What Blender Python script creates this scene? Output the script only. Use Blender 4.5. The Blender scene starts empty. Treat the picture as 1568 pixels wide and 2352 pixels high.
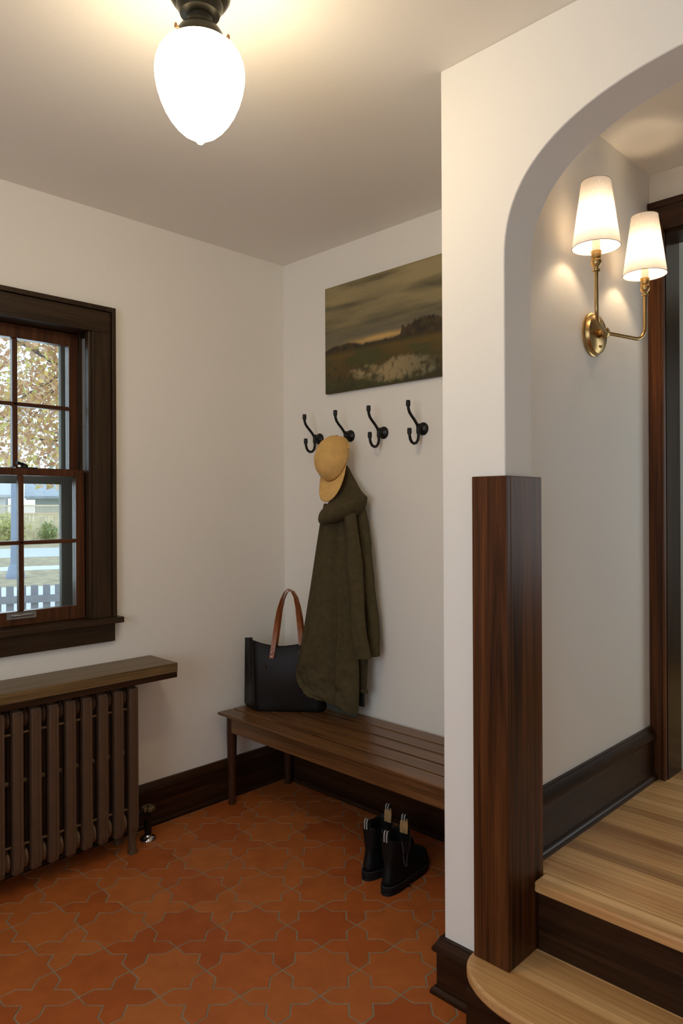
import bpy, bmesh, math, random
from mathutils import Vector, Matrix

sc = bpy.context.scene
COL = sc.collection
random.seed(7)

# ------------------------------------------------------------------ camera
CAM = Vector((2.671, -2.311, 1.323))
cam_data = bpy.data.cameras.new('camera')
cam = bpy.data.objects.new('camera', cam_data)
COL.objects.link(cam)
sc.camera = cam
cam_data.sensor_fit = 'HORIZONTAL'
cam_data.sensor_width = 36.0
cam_data.lens = 1647.03 / 1568 * 36.0
cam_data.shift_y = -14.4 / 1568
cam_data.clip_start = 0.02
yaw, roll = math.radians(44.588), math.radians(-0.2766)
fwd = Vector((-math.sin(yaw), math.cos(yaw), 0))
r0 = Vector((math.cos(yaw), math.sin(yaw), 0))
right = r0 * math.cos(roll) + Vector((0, 0, 1)) * math.sin(roll)
upv = right.cross(fwd)
cam.matrix_world = Matrix(((right.x, upv.x, -fwd.x, CAM.x), (right.y, upv.y, -fwd.y, CAM.y),
                           (right.z, upv.z, -fwd.z, CAM.z), (0, 0, 0, 1)))

# ------------------------------------------------------------------ world, lights, exposure
world = bpy.data.worlds.new('world')
sc.world = world
world.use_nodes = True
bg = world.node_tree.nodes['Background']
bg.inputs[0].default_value = (0.80, 0.90, 1.0, 1)
bg.inputs[1].default_value = 1.9
sc.view_settings.view_transform = 'Standard'
sc.view_settings.look = 'None'
sc.view_settings.exposure = 0.08
sc.view_settings.gamma = 1.0
sc.view_settings.use_curve_mapping = False
sc.cycles.use_denoising = True
sc.cycles.max_bounces = 10
sc.cycles.diffuse_bounces = 6
sc.cycles.transparent_max_bounces = 16


def area(name, loc, direction, sx, sy, power, color):
    ld = bpy.data.lights.new(name, 'AREA')
    ld.shape = 'RECTANGLE'
    ld.size, ld.size_y = sx, sy
    ld.energy = power
    ld.color = color
    o = bpy.data.objects.new(name, ld)
    COL.objects.link(o)
    o.location = loc
    o.rotation_euler = Vector(direction).to_track_quat('-Z', 'Y').to_euler()
    return o


LAMP_STRENGTH = 23.5
BULB_STRENGTH = 140.0
LAMP_COLOR = (1.0, 0.80, 0.52, 1)
BULB_COLOR = (1.0, 0.75, 0.48, 1)
# daylight of the glazed front door and window behind the camera, of the hall beyond the arch, and of the window on the left
area('daylight_front', (2.2, -3.90, 1.45), (-0.05, 1, -0.05), 1.5, 1.5, 14, (0.66, 0.82, 1.0))
area('daylight_hall', (2.86, -0.10, 1.55), (-1, 0.0, -0.12), 0.7, 1.3, 0.6, (0.66, 0.82, 1.0))
area('daylight_beyond', (2.75, 1.5, 1.5), (-1, -0.3, -0.1), 0.8, 1.2, 9, (0.86, 0.95, 0.98))
area('daylight_window', (-0.42, -1.255, 1.5), (1, 0, -0.1), 0.5, 1.05, 6, (0.74, 0.87, 1.0))


# ------------------------------------------------------------------ mesh helpers
class MB:
    """collects faces of one mesh"""

    def __init__(self):
        self.v, self.f = [], []

    def add(self, vs, fs):
        n = len(self.v)
        self.v += [tuple(p) for p in vs]
        self.f += [tuple(i + n for i in q) for q in fs]
        return self

    def box(self, x0, x1, y0, y1, z0, z1):
        vs = [(x, y, z) for z in (z0, z1) for y in (y0, y1) for x in (x0, x1)]
        return self.add(vs, [(0, 2, 3, 1), (4, 5, 7, 6), (0, 1, 5, 4), (2, 6, 7, 3), (0, 4, 6, 2), (1, 3, 7, 5)])

    def loft(self, rings, closed=True, cap=(True, True)):
        """rings: equally long lists of points"""
        n, base, fs = len(rings[0]), 0, []
        vs = [p for r in rings for p in r]
        for i in range(len(rings) - 1):
            for k in range(n if closed else n - 1):
                k2 = (k + 1) % n
                fs.append((i * n + k, i * n + k2, (i + 1) * n + k2, (i + 1) * n + k))
        if closed and cap[0]:
            fs.append(tuple(range(n - 1, -1, -1)))
        if closed and cap[1]:
            fs.append(tuple((len(rings) - 1) * n + k for k in range(n)))
        return self.add(vs, fs)

    def tube(self, pts, r, seg=10, cap=True):
        pts = [Vector(p) for p in pts]
        rs = r if isinstance(r, (list, tuple)) else [r] * len(pts)
        rings, ref = [], None
        for i, p in enumerate(pts):
            t = (pts[min(i + 1, len(pts) - 1)] - pts[max(i - 1, 0)]).normalized()
            if ref is None:
                ref = Vector((0, 0, 1)) if abs(t.z) < 0.9 else Vector((1, 0, 0))
            a = (ref - t * ref.dot(t)).normalized()
            ref = a
            b = t.cross(a)
            rings.append([p + (a * math.cos(2 * math.pi * k / seg) + b * math.sin(2 * math.pi * k / seg)) * rs[i]
                          for k in range(seg)])
        return self.loft(rings, True, (cap, cap))

    def lathe(self, prof, c=(0, 0, 0), axis='z', seg=32):
        """prof: (radius, height) from one end to the other"""
        rings = []
        for r, h in prof:
            ring = []
            for k in range(seg):
                a = 2 * math.pi * k / seg
                u, w = r * math.cos(a), r * math.sin(a)
                q = {'z': (u, w, h), 'y': (u, h, w), 'x': (h, u, w)}[axis]
                ring.append((q[0] + c[0], q[1] + c[1], q[2] + c[2]))
            rings.append(ring)
        return self.loft(rings)

    def prism(self, poly, axis, a0, a1):
        """polygon in the two other coordinates, extruded along axis"""
        def pt(p, h):
            return {'x': (h, p[0], p[1]), 'y': (p[0], h, p[1]), 'z': (p[0], p[1], h)}[axis]
        return self.loft([[pt(p, a0) for p in poly], [pt(p, a1) for p in poly]])

    def ribbon(self, pts, wide, thick):
        """flat strap: wide = half-width vectors, thick = half thickness"""
        pts = [Vector(p) for p in pts]
        rings = []
        for i, p in enumerate(pts):
            t = (pts[min(i + 1, len(pts) - 1)] - pts[max(i - 1, 0)]).normalized()
            w = Vector(wide[i])
            n = t.cross(w).normalized() * thick
            rings.append([p - w - n, p + w - n, p + w + n, p - w + n])
        return self.loft(rings)


def recalc(me):
    bm = bmesh.new()
    bm.from_mesh(me)
    bmesh.ops.recalc_face_normals(bm, faces=bm.faces)
    bm.to_mesh(me)
    bm.free()


def link(name, me, parent=None, loc=None):
    o = bpy.data.objects.new(name, me)
    COL.objects.link(o)
    if parent is not None:
        o.parent = parent
    if loc is not None:
        o.location = loc
    return o


def base_of(o):
    p = Vector((0, 0, 0))
    while o is not None:
        p += o.location
        o = o.parent
    return p


def obj(name, mb, mat, parent=None, smooth=False, bevel=0, sub=0, origin=None, solid=0):
    """one mesh object; points are given in world space (parents carry no rotation while building)"""
    me = bpy.data.meshes.new(name)
    base = base_of(parent)
    if origin is not None:
        org = Vector(origin)
    elif parent is None:
        xs, ys, zs = zip(*mb.v)
        org = Vector(((min(xs) + max(xs)) / 2, (min(ys) + max(ys)) / 2, min(zs)))
    else:
        org = base
    me.from_pydata([tuple(Vector(p) - org) for p in mb.v], [], mb.f)
    recalc(me)
    me.materials.append(mat)
    o = link(name, me, parent, org - base)
    if smooth:
        for p in me.polygons:
            p.use_smooth = True
        try:
            me.set_sharp_from_angle(angle=math.radians(smooth if smooth is not True else 50))
        except Exception:
            pass
    if solid:
        m = o.modifiers.new('solid', 'SOLIDIFY')
        m.thickness = solid
        m.offset = 0
    if bevel:
        m = o.modifiers.new('bevel', 'BEVEL')
        m.width = bevel
        m.segments = 2
        m.limit_method = 'ANGLE'
        m.angle_limit = math.radians(40)
    if sub:
        m = o.modifiers.new('sub', 'SUBSURF')
        m.levels = m.render_levels = sub
    return o


def tag(o, label=None, cat=None, group=None, kind=None):
    if label:
        o['label'] = label
    if cat:
        o['category'] = cat
    if group:
        o['group'] = group
    if kind:
        o['kind'] = kind
    return o


def thing(name, loc, label, cat, group=None, kind=None):
    o = bpy.data.objects.new(name, None)
    COL.objects.link(o)
    o.location = loc
    o.empty_display_size = 0.05
    return tag(o, label, cat, group, kind)


def copy_tree(o, parent=None):
    c = o.copy()
    COL.objects.link(c)
    if parent is not None:
        c.parent = parent
    for ch in list(o.children):
        copy_tree(ch, c)
    return c


# ------------------------------------------------------------------ materials
def new_mat(name):
    m = bpy.data.materials.new(name)
    m.use_nodes = True
    nt = m.node_tree
    return m, nt, nt.nodes['Principled BSDF']


def N(nt, kind, **kw):
    n = nt.nodes.new(kind)
    for k, v in kw.items():
        setattr(n, k, v)
    return n


def coords(nt, scale, rand=True):
    tc = N(nt, 'ShaderNodeTexCoord')
    mp = N(nt, 'ShaderNodeMapping')
    mp.inputs['Scale'].default_value = scale
    if rand:
        oi = N(nt, 'ShaderNodeObjectInfo')
        mul = N(nt, 'ShaderNodeMath', operation='MULTIPLY')
        mul.inputs[1].default_value = 17.0
        nt.links.new(oi.outputs['Random'], mul.inputs[0])
        ad = N(nt, 'ShaderNodeVectorMath', operation='ADD')
        nt.links.new(tc.outputs['Object'], ad.inputs[0])
        nt.links.new(mul.outputs[0], ad.inputs[1])
        nt.links.new(ad.outputs[0], mp.inputs['Vector'])
    else:
        nt.links.new(tc.outputs['Object'], mp.inputs['Vector'])
    return mp.outputs[0]


def noise(nt, vec, scale, detail=4, rough=0.5, dist=0.0):
    n = N(nt, 'ShaderNodeTexNoise')
    n.inputs['Scale'].default_value = scale
    n.inputs['Detail'].default_value = detail
    n.inputs['Roughness'].default_value = rough
    n.inputs['Distortion'].default_value = dist
    nt.links.new(vec, n.inputs['Vector'])
    return n.outputs['Fac']


def ramp(nt, fac, stops):
    r = N(nt, 'ShaderNodeValToRGB')
    while len(r.color_ramp.elements) < len(stops):
        r.color_ramp.elements.new(0.5)
    for e, (p, c) in zip(r.color_ramp.elements, stops):
        e.position = p
        e.color = (*c, 1)
    nt.links.new(fac, r.inputs['Fac'])
    return r.outputs['Color']


def mixc(nt, fac, a, b, mode='MIX'):
    m = N(nt, 'ShaderNodeMix', data_type='RGBA', blend_type=mode)
    for sock, v in ((m.inputs['Factor'], fac), (m.inputs['A'], a), (m.inputs['B'], b)):
        pass
    fi, ai, bi = m.inputs[0], m.inputs[6], m.inputs[7]
    for s, v in ((fi, fac), (ai, a), (bi, b)):
        if hasattr(v, 'is_output'):
            nt.links.new(v, s)
        else:
            s.default_value = v if not isinstance(v, tuple) else (*v, 1)
    return m.outputs[2]


def bump(nt, bsdf, height, strength, dist=0.001):
    b = N(nt, 'ShaderNodeBump')
    b.inputs['Strength'].default_value = strength
    b.inputs['Distance'].default_value = dist
    nt.links.new(height, b.inputs['Height'])
    nt.links.new(b.outputs[0], bsdf.inputs['Normal'])


def wood(name, dark, light, axis, rough=0.35, streak=1.0, spec=0.24, var=0.0, freq=26):
    m, nt, b = new_mat(name)
    sc_ = {'x': (freq * 0.046, freq, freq), 'y': (freq, freq * 0.046, freq), 'z': (freq, freq, freq * 0.046)}[axis]
    fine = {'x': (3.0, 190, 190), 'y': (190, 3.0, 190), 'z': (190, 190, 3.0)}[axis]
    v1, v2 = coords(nt, sc_), coords(nt, fine)
    n1 = noise(nt, v1, 1.0, 5, 0.6, 0.9 if freq > 20 else 1.8)
    n2 = noise(nt, v2, 1.0, 3, 0.6)
    mid = tuple((a + c) / 2 for a, c in zip(dark, light))
    c1 = ramp(nt, n1, [(0.30, dark), (0.5, mid), (0.72, light)])
    c2 = ramp(nt, n2, [(0.36, (0.45, 0.42, 0.40)), (0.56, (1, 1, 1))])
    col = mixc(nt, 0.75 * streak, c1, c2, 'MULTIPLY')
    if var:
        oi = N(nt, 'ShaderNodeObjectInfo')
        c3 = ramp(nt, oi.outputs['Random'], [(0, (1 - var, 1 - 1.15 * var, 1 - 1.3 * var)), (0.5, (1, 0.97, 0.93)), (1, (1 + var * .3, 1 + var * .25, 1 + var * .15))])
        col = mixc(nt, 1.0, col, c3, 'MULTIPLY')
    nt.links.new(col, b.inputs['Base Color'])
    b.inputs['Roughness'].default_value = rough
    b.inputs['Specular IOR Level'].default_value = spec
    bump(nt, b, n2, 0.12, 0.0006)
    return m


def plain(name, col, rough=0.5, metal=0.0, nscale=0, namt=0.15, bumps=0.0, spec=0.5):
    m, nt, b = new_mat(name)
    b.inputs['Roughness'].default_value = rough
    b.inputs['Metallic'].default_value = metal
    b.inputs['Specular IOR Level'].default_value = spec
    if nscale:
        n = noise(nt, coords(nt, (1, 1, 1)), nscale, 5, 0.6)
        lo = tuple(c * (1 - namt) for c in col)
        hi = tuple(min(1, c * (1 + namt)) for c in col)
        nt.links.new(ramp(nt, n, [(0.3, lo), (0.7, hi)]), b.inputs['Base Color'])
        if bumps:
            bump(nt, b, n, bumps, 0.001)
    else:
        b.inputs['Base Color'].default_value = (*col, 1)
    return m


M_WALL = plain('wall_paint', (0.87, 0.835, 0.765), 0.75, 0, 140, 0.012, 0.05, 0.3)
M_CEIL = plain('ceiling_paint', (0.85, 0.815, 0.75), 0.85, 0, 120, 0.012, 0.04, 0.2)
DK, LT = (0.016, 0.0065, 0.0030), (0.058, 0.024, 0.0095)
M_WX = wood('dark_oak_x', DK, LT, 'x', 0.32)
M_WY = wood('dark_oak_y', DK, LT, 'y', 0.32)
M_WZ = wood('dark_oak_z', DK, LT, 'z', 0.30)
M_POST = wood('post_oak', (0.027, 0.009, 0.003), (0.165, 0.056, 0.015), 'z', 0.38, 1.0, 0.2, 0.0, 13)
M_SASHZ = wood('sash_wood_z', (0.045, 0.014, 0.005), (0.13, 0.045, 0.015), 'z', 0.35)
M_SASHY = wood('sash_wood_y', (0.045, 0.014, 0.005), (0.13, 0.045, 0.015), 'y', 0.35)
M_CASZ = wood('casing_oak_z', (0.022, 0.012, 0.0055), (0.060, 0.032, 0.014), 'z', 0.38)
M_CASY = wood('casing_oak_y', (0.022, 0.012, 0.0055), (0.060, 0.032, 0.014), 'y', 0.38)
M_SHELF = wood('shelf_oak_sheen', (0.12, 0.073, 0.028), (0.24, 0.150, 0.060), 'y', 0.34)  # reflection on the shelf top is put into this lighter wood colour
M_BENCH = wood('bench_walnut_sheen', (0.095, 0.038, 0.012), (0.25, 0.115, 0.038), 'x', 0.30, 1.0, 0.5)  # lighter than the leg wood: reflection on the seat painted into the colour
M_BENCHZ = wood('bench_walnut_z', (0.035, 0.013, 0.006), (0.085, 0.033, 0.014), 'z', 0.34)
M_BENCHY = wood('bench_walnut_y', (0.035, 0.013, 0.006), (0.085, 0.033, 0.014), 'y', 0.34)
M_FLOOR = wood('light_oak', (0.50, 0.225, 0.072), (0.88, 0.57, 0.25), 'x', 0.33, 0.5, 0.5, 0.36)
M_TREAD = wood('tread_oak', (0.64, 0.36, 0.14), (0.92, 0.63, 0.30), 'x', 0.36, 0.4, 0.5)
nt = M_TREAD.node_tree
b = nt.nodes['Principled BSDF']
old = b.inputs['Base Color'].links[0].from_socket
sx_ = N(nt, 'ShaderNodeSeparateXYZ')
tc_ = N(nt, 'ShaderNodeTexCoord')
nt.links.new(tc_.outputs['Object'], sx_.inputs[0])
dv = N(nt, 'ShaderNodeMath', operation='DIVIDE')
dv.inputs[1].default_value = 0.062
nt.links.new(sx_.outputs['Y'], dv.inputs[0])
fl = N(nt, 'ShaderNodeMath', operation='FLOOR')
nt.links.new(dv.outputs[0], fl.inputs[0])
wn = N(nt, 'ShaderNodeTexWhiteNoise', noise_dimensions='1D')
nt.links.new(fl.outputs[0], wn.inputs['W'])
cst = ramp(nt, wn.outputs['Value'], [(0, (0.74, 0.62, 0.50)), (0.5, (0.95, 0.90, 0.84)), (1, (1.08, 1.06, 1.04))])
nt.links.new(mixc(nt, 1.0, old, cst, 'MULTIPLY'), b.inputs['Base Color'])
M_RAD = plain('radiator_paint', (0.090, 0.045, 0.021), 0.55, 0, 30, 0.12, 0.05)
M_BLACK = plain('black_iron', (0.012, 0.011, 0.010), 0.38, 0.5)
M_BRONZE = plain('dark_bronze', (0.020, 0.018, 0.011), 0.36, 0.7)
M_CHROME = plain('chrome', (0.62, 0.60, 0.57), 0.12, 1.0)
M_BRASS = plain('aged_brass', (0.47, 0.31, 0.125), 0.30, 1.0, 60, 0.10)
M_VALVE = plain('old_brass', (0.17, 0.125, 0.065), 0.4, 0.8, 80, 0.2)
M_HUB = plain('pale_brown_radiator_paint', (0.20, 0.125, 0.065), 0.5, 0.2, 60, 0.2)  # paler brown for the lower hubs, rods and lugs
M_CANDLE = plain('candle_sleeve', (0.80, 0.72, 0.60), 0.5)
M_COAT = plain('olive_cotton', (0.072, 0.055, 0.024), 0.85, 0, 40, 0.16, 0.10, 0.2)
M_LINING = plain('charcoal_lining', (0.020, 0.022, 0.020), 0.8, 0, 90, 0.2, 0.0, 0.2)
M_CAP = plain('mustard_cotton', (0.70, 0.43, 0.145), 0.9, 0, 34, 0.12, 0.10, 0.2)
M_LEATHER = plain('black_leather', (0.0095, 0.0065, 0.0040), 0.44, 0, 160, 0.25, 0.05, 0.28)
M_TAN = plain('tan_leather', (0.30, 0.090, 0.024), 0.42, 0, 60, 0.2)
M_BOOT = plain('boot_leather', (0.0036, 0.0035, 0.0035), 0.55, 0, 90, 0.25, 0.1, 0.25)
M_SOLE = plain('boot_rubber', (0.008, 0.0078, 0.0078), 0.65, 0, 120, 0.2, 0.1, 0.3)
M_ELASTIC = plain('boot_elastic', (0.008, 0.008, 0.008), 0.9)
M_STITCH = plain('grey_stitching', (0.16, 0.16, 0.15), 0.8)
M_TAB = plain('tan_suede', (0.42, 0.24, 0.095), 0.9, 0, 130, 0.25, 0.2)
M_STRIPE = plain('white_webbing', (0.50, 0.46, 0.40), 0.8)
M_GROUT = plain('grey_grout', (0.27, 0.22, 0.145), 0.9, 0, 60, 0.15)
M_METAL = plain('brushed_metal', (0.35, 0.34, 0.33), 0.35, 0.9)
M_STORM = plain('storm_frame_paint', (0.10, 0.094, 0.078), 0.6)
M_LINER = plain('jamb_liner', (0.36, 0.35, 0.32), 0.5, 0.2)

# terracotta: every tile its own tone
M_TILE, nt, b = new_mat('terracotta')
oi = N(nt, 'ShaderNodeObjectInfo')
n1 = noise(nt, coords(nt, (1, 1, 1)), 9, 5, 0.62)
n2 = noise(nt, coords(nt, (1, 1, 1)), 90, 4, 0.6)
c1 = ramp(nt, oi.outputs['Random'], [(0.0, (0.395, 0.092, 0.017)), (0.5, (0.445, 0.120, 0.024)), (1.0, (0.480, 0.150, 0.034))])
c2 = ramp(nt, n1, [(0.3, (0.84, 0.78, 0.72)), (0.7, (1.06, 1.06, 1.06))])
nt.links.new(mixc(nt, 1.0, c1, c2, 'MULTIPLY'), b.inputs['Base Color'])
rr = ramp(nt, n1, [(0.3, (0.62,) * 3), (0.7, (0.48,) * 3)])
nt.links.new(rr, b.inputs['Roughness'])
b.inputs['Specular IOR Level'].default_value = 0.35
bump(nt, b, n2, 0.08, 0.001)

# window glass
M_GLASS, nt, b = new_mat('window_glass')
nt.nodes.remove(b)
tr, gl, fr, mx = N(nt, 'ShaderNodeBsdfTransparent'), N(nt, 'ShaderNodeBsdfGlossy'), N(nt, 'ShaderNodeFresnel'), N(nt, 'ShaderNodeMixShader')
tr.inputs[0].default_value = (0.93, 0.96, 0.96, 1)
gl.inputs['Roughness'].default_value = 0.03
fr.inputs[0].default_value = 1.45
nt.links.new(fr.outputs[0], mx.inputs[0])
nt.links.new(tr.outputs[0], mx.inputs[1])
nt.links.new(gl.outputs[0], mx.inputs[2])
nt.links.new(mx.outputs[0], nt.nodes['Material Output'].inputs[0])


def emit(name, col, strength):
    m, nt, b = new_mat(name)
    b.inputs['Base Color'].default_value = (0.9, 0.9, 0.88, 1)
    b.inputs['Roughness'].default_value = 0.25
    b.inputs['Emission Color'].default_value = col
    b.inputs['Emission Strength'].default_value = strength
    return m


M_OPAL = emit('opal_glass_lit', LAMP_COLOR, LAMP_STRENGTH)
M_BULB = emit('bulb_lit', BULB_COLOR, BULB_STRENGTH)
# linen shade: lets light through
M_SHADE, nt, b = new_mat('linen_shade')
nt.nodes.remove(b)
df, tl, mx = N(nt, 'ShaderNodeBsdfDiffuse'), N(nt, 'ShaderNodeBsdfTranslucent'), N(nt, 'ShaderNodeMixShader')
wv = noise(nt, coords(nt, (300, 300, 60)), 1.0, 2)
cc = ramp(nt, wv, [(0.3, (0.74, 0.70, 0.66)), (0.7, (0.84, 0.80, 0.76))])
nt.links.new(cc, df.inputs[0])
nt.links.new(cc, tl.inputs[0])
mx.inputs[0].default_value = 0.18
nt.links.new(df.outputs[0], mx.inputs[1])
nt.links.new(tl.outputs[0], mx.inputs[2])
nt.links.new(mx.outputs[0], nt.nodes['Material Output'].inputs[0])
M_TRIM = plain('shade_trim', (0.42, 0.38, 0.33), 0.8)


def attr_mat(name, attr, rough, nmod=0.0):
    m, nt, b = new_mat(name)
    a = N(nt, 'ShaderNodeVertexColor', layer_name=attr)
    nt.links.new(a.outputs['Color'], b.inputs['Base Color'])
    b.inputs['Roughness'].default_value = rough
    return m


# ------------------------------------------------------------------ the room shell
H = 2.5
X1, XS, Y1, Y2 = 1.5, 1.655, -0.732, -0.601     # arch pier's left corner, sconce wall, arch wall's two faces
XR, YF = 3.6, -4.0                               # right wall, front wall behind the camera
YE = 0.30                                        # end wall of the passage
ZL = 0.349                                       # passage floor
XJ, ZSP, AA, ATOP, AN = 1.695, 1.93, 0.575, 2.295, 2.5   # arch


def struct(name, mb, mat, label, cat, **kw):
    return tag(obj(name, mb, mat, None, **kw), label, cat, None, 'structure')


# left wall with the window hole
WY0, WY1, WZ0, WZ1 = -1.515, -0.995, 0.868, 2.02
mb = MB()
mb.box(-0.20, 0, YF, WY0, -0.05, H).box(-0.20, 0, WY1, 0.12, -0.05, H)
mb.box(-0.20, 0, WY0, WY1, -0.05, WZ0).box(-0.20, 0, WY0, WY1, WZ1, H)
struct('wall_left', mb, M_WALL, 'warm white plaster wall on the left holding the dark wood window', 'wall')
struct('wall_back', MB().box(0, X1, 0, 0.12, -0.05, H), M_WALL, 'warm white plaster wall at the back of the nook with hooks and painting', 'wall')
struct('wall_nook', MB().box(X1, XS, Y2, 0.43, -0.05, H), M_WALL, 'white wall between bench nook and stair passage, carrying the brass sconce', 'wall')
poly = [(X1, -0.05), (XJ, -0.05), (XJ, ZSP)]
K = 48
for i in range(1, K):
    t = math.pi * i / K
    cx = math.cos(t)
    x = XJ + AA - AA * (abs(cx) ** (2 / AN)) * (1 if cx > 0 else -1)
    z = ZSP + (ATOP - ZSP) * (abs(math.sin(t)) ** (2 / AN))
    poly.append((x, z))
poly += [(XJ + 2 * AA, ZSP), (XJ + 2 * AA, -0.05), (XR, -0.05), (XR, H), (X1, H)]
struct('wall_arch', MB().prism(poly, 'y', Y1, Y2), M_WALL, 'white plaster wall pierced by the rounded archway over the steps', 'wall', smooth=30, bevel=0.003)
struct('wall_right', MB().box(XR, XR + 0.1, YF, Y2, -0.05, H), M_WALL, 'white entry wall to the right of the camera', 'wall')
mb = MB()
mb.box(0, 1.35, YF - 0.1, YF, -0.05, H).box(3.05, XR, YF - 0.1, YF, -0.05, H).box(1.35, 3.05, YF - 0.1, YF, 2.2, H).box(1.35, 3.05, YF - 0.1, YF, -0.05, 0.6)
struct('wall_front', mb, M_WALL, 'white entry wall behind the camera with a wide window opening', 'wall')
mb = MB().box(XS, 1.71, YE, 0.425, ZL, H).box(2.6, 3.0, YE, 0.425, ZL, H).box(1.71, 2.6, YE, 0.425, 2.29, H)
struct('wall_passage_end', mb, M_WALL, 'white end wall of the passage above the dark door casing', 'wall')
struct('wall_passage_right', MB().box(2.95, 3.05, Y2, YE, 0, H), M_WZ, 'unseen wall on the right of the passage, made dark to cut bounced light', 'wall')  # dark wood chosen for this unseen wall to reduce bounce in the passage
mb = MB().box(1.60, 1.708, 0.43, 2.6, ZL, H).box(1.708, 3.0, 2.5, 2.6, ZL, H).box(3.0, 3.1, 0.3, 2.6, ZL, H)
struct('wall_hall', mb, plain('hall_paint', (0.40, 0.41, 0.36), 0.8, 0, 120, 0.012, 0.04, 0.3), 'grey green wall of the hall seen through the dark door casing', 'wall')
struct('ceiling', MB().box(-0.2, XR + 0.1, YF - 0.1, 2.6, H, H + 0.1), M_CEIL, 'white plaster ceiling with the opal lamp', 'ceiling')

# ---- tiled floor
floor = struct('floor', MB().box(-0.2, XR + 0.1, YF - 0.1, 0.12, -0.06, -0.0012), M_GROUT, 'terracotta star and cross tile floor with grey grout', 'floor', origin=(0, 0, 0))
PX, PY, TX, TY = 0.1542, 0.1530, 1.034, -1.053


def offset_poly(poly, d):
    out, n = [], len(poly)
    for i in range(n):
        p0, p1, p2 = (Vector(poly[(i + k) % n]) for k in (-1, 0, 1))
        e1, e2 = (p1 - p0).normalized(), (p2 - p1).normalized()
        n1, n2 = Vector((-e1.y, e1.x)), Vector((-e2.y, e2.x))
        bis = (n1 + n2)
        bis = bis / max(1e-6, bis.dot(n1))
        out.append(tuple(p1 + bis * d))
    return out


def star_poly():
    h = PX / 2
    R = h * math.sqrt(2)
    pts = []
    for k in range(8):
        a = k * math.pi / 4
        pts.append((R * math.cos(a), R * math.sin(a)))
        ri = h / math.cos(math.pi / 8)
        a += math.pi / 8
        pts.append((ri * math.cos(a), ri * math.sin(a)))
    return [(x, y * PY / PX) for x, y in pts]


def cross_poly():
    h = PX / 2
    R = h * math.sqrt(2)
    n = R - h          # half width of the neighbour's point at the cell edge
    pts = []
    for k in range(4):
        c, s = (1, 0, -1, 0)[k], (0, 1, 0, -1)[k]
        for x, y in ((2 * h - R, 0), (h, n), (h, h), (n, h)):
            pts.append((x * c - y * s, x * s + y * c))
    return [(x, y * PY / PX) for x, y in pts]


def tile_mesh(name, poly):
    o1, o2 = offset_poly(poly, 0.0024), offset_poly(poly, 0.0031)
    mb = MB().loft([[(x, y, -0.008) for x, y in o1], [(x, y, -0.0006) for x, y in o1], [(x, y, 0.0) for x, y in o2]], True, (False, True))
    return mb


star_mb, cross_mb = tile_mesh('star_tile', star_poly()), tile_mesh('cross_tile', cross_poly())


def mesh_of(name, mb, mat):
    me = bpy.data.meshes.new(name)
    me.from_pydata(mb.v, [], mb.f)
    recalc(me)
    me.materials.append(mat)
    return me


star_me, cross_me = mesh_of('star_tile', star_mb, M_TILE), mesh_of('cross_tile', cross_mb, M_TILE)
rest = MB()
for i in range(-7, 17):
    for j in range(-20, 8):
        x, y = TX + i * PX, TY + j * PY
        if x < -0.08 or x > XR or y > 0.02 or y < YF:
            continue
        star = (i + j) % 2 == 0
        if y > -2.05 and x < 1.68 and not (x > 1.56 and y > -0.70) and (x * 0.55 + y) > -2.0:
            o = link('tile', star_me if star else cross_me, floor, (x, y, random.uniform(-0.0002, 0.0004)))
            o.rotation_euler = (random.gauss(0, 0.0008), random.gauss(0, 0.0008), random.gauss(0, 0.004))
        else:
            src = star_mb if star else cross_mb
            rest.add([(a + x, b_ + y, c) for a, b_, c in src.v], src.f)
tag(obj('tile_field', rest, M_TILE, floor), kind='stuff')

# ---- baseboards: board, sloped cap, shoe
def board_profile(out, z0, zb, zt, ext=0):
    """(distance from the wall, height) pairs of board, cap and shoe"""
    a = [(0, z0), (0.016, z0), (0.016, zb), (0, zb)]
    c = [(0, zb), (0.022, zb), (0.026, zb + 0.006), (0.025, zb + 0.014), (0.012, zt - 0.006), (0.010, zt), (0, zt)]
    s = [(0.016, z0), (0.029, z0), (0.030, z0 + 0.006), (0.027, z0 + 0.014), (0.020, z0 + 0.019), (0.016, z0 + 0.020)]
    return a, c, s


def baseboard(name, label, axis, wall, side, a0, a1, z0, zb, zt, mat):
    t = thing(name, ({'x': ((a0 + a1) / 2, wall, z0), 'y': (wall, (a0 + a1) / 2, z0)})[axis], label, 'baseboard', None, 'structure')
    for nm, prof in zip(('board', 'cap_moulding', 'shoe_moulding'), board_profile(0, z0, zb, zt)):
        poly = [(wall + side * d, z) for d, z in prof]
        obj(nm, MB().prism(poly, axis, a0, a1), mat, t, smooth=35)
    return t


baseboard('baseboard_left', 'dark wood baseboard along the left wall beside the radiator', 'y', 0, 1, YF, 0, 0, 0.140, 0.176, M_WY)
baseboard('baseboard_back', 'dark wood baseboard along the back wall under the bench', 'x', 0, -1, 0, X1, 0, 0.140, 0.176, M_WX)
baseboard('baseboard_passage', 'dark glossy baseboard of the stair passage under the sconce', 'y', XS, 1, -0.578, 0.285, ZL, ZL + 0.142, ZL + 0.185, M_WY)
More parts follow.
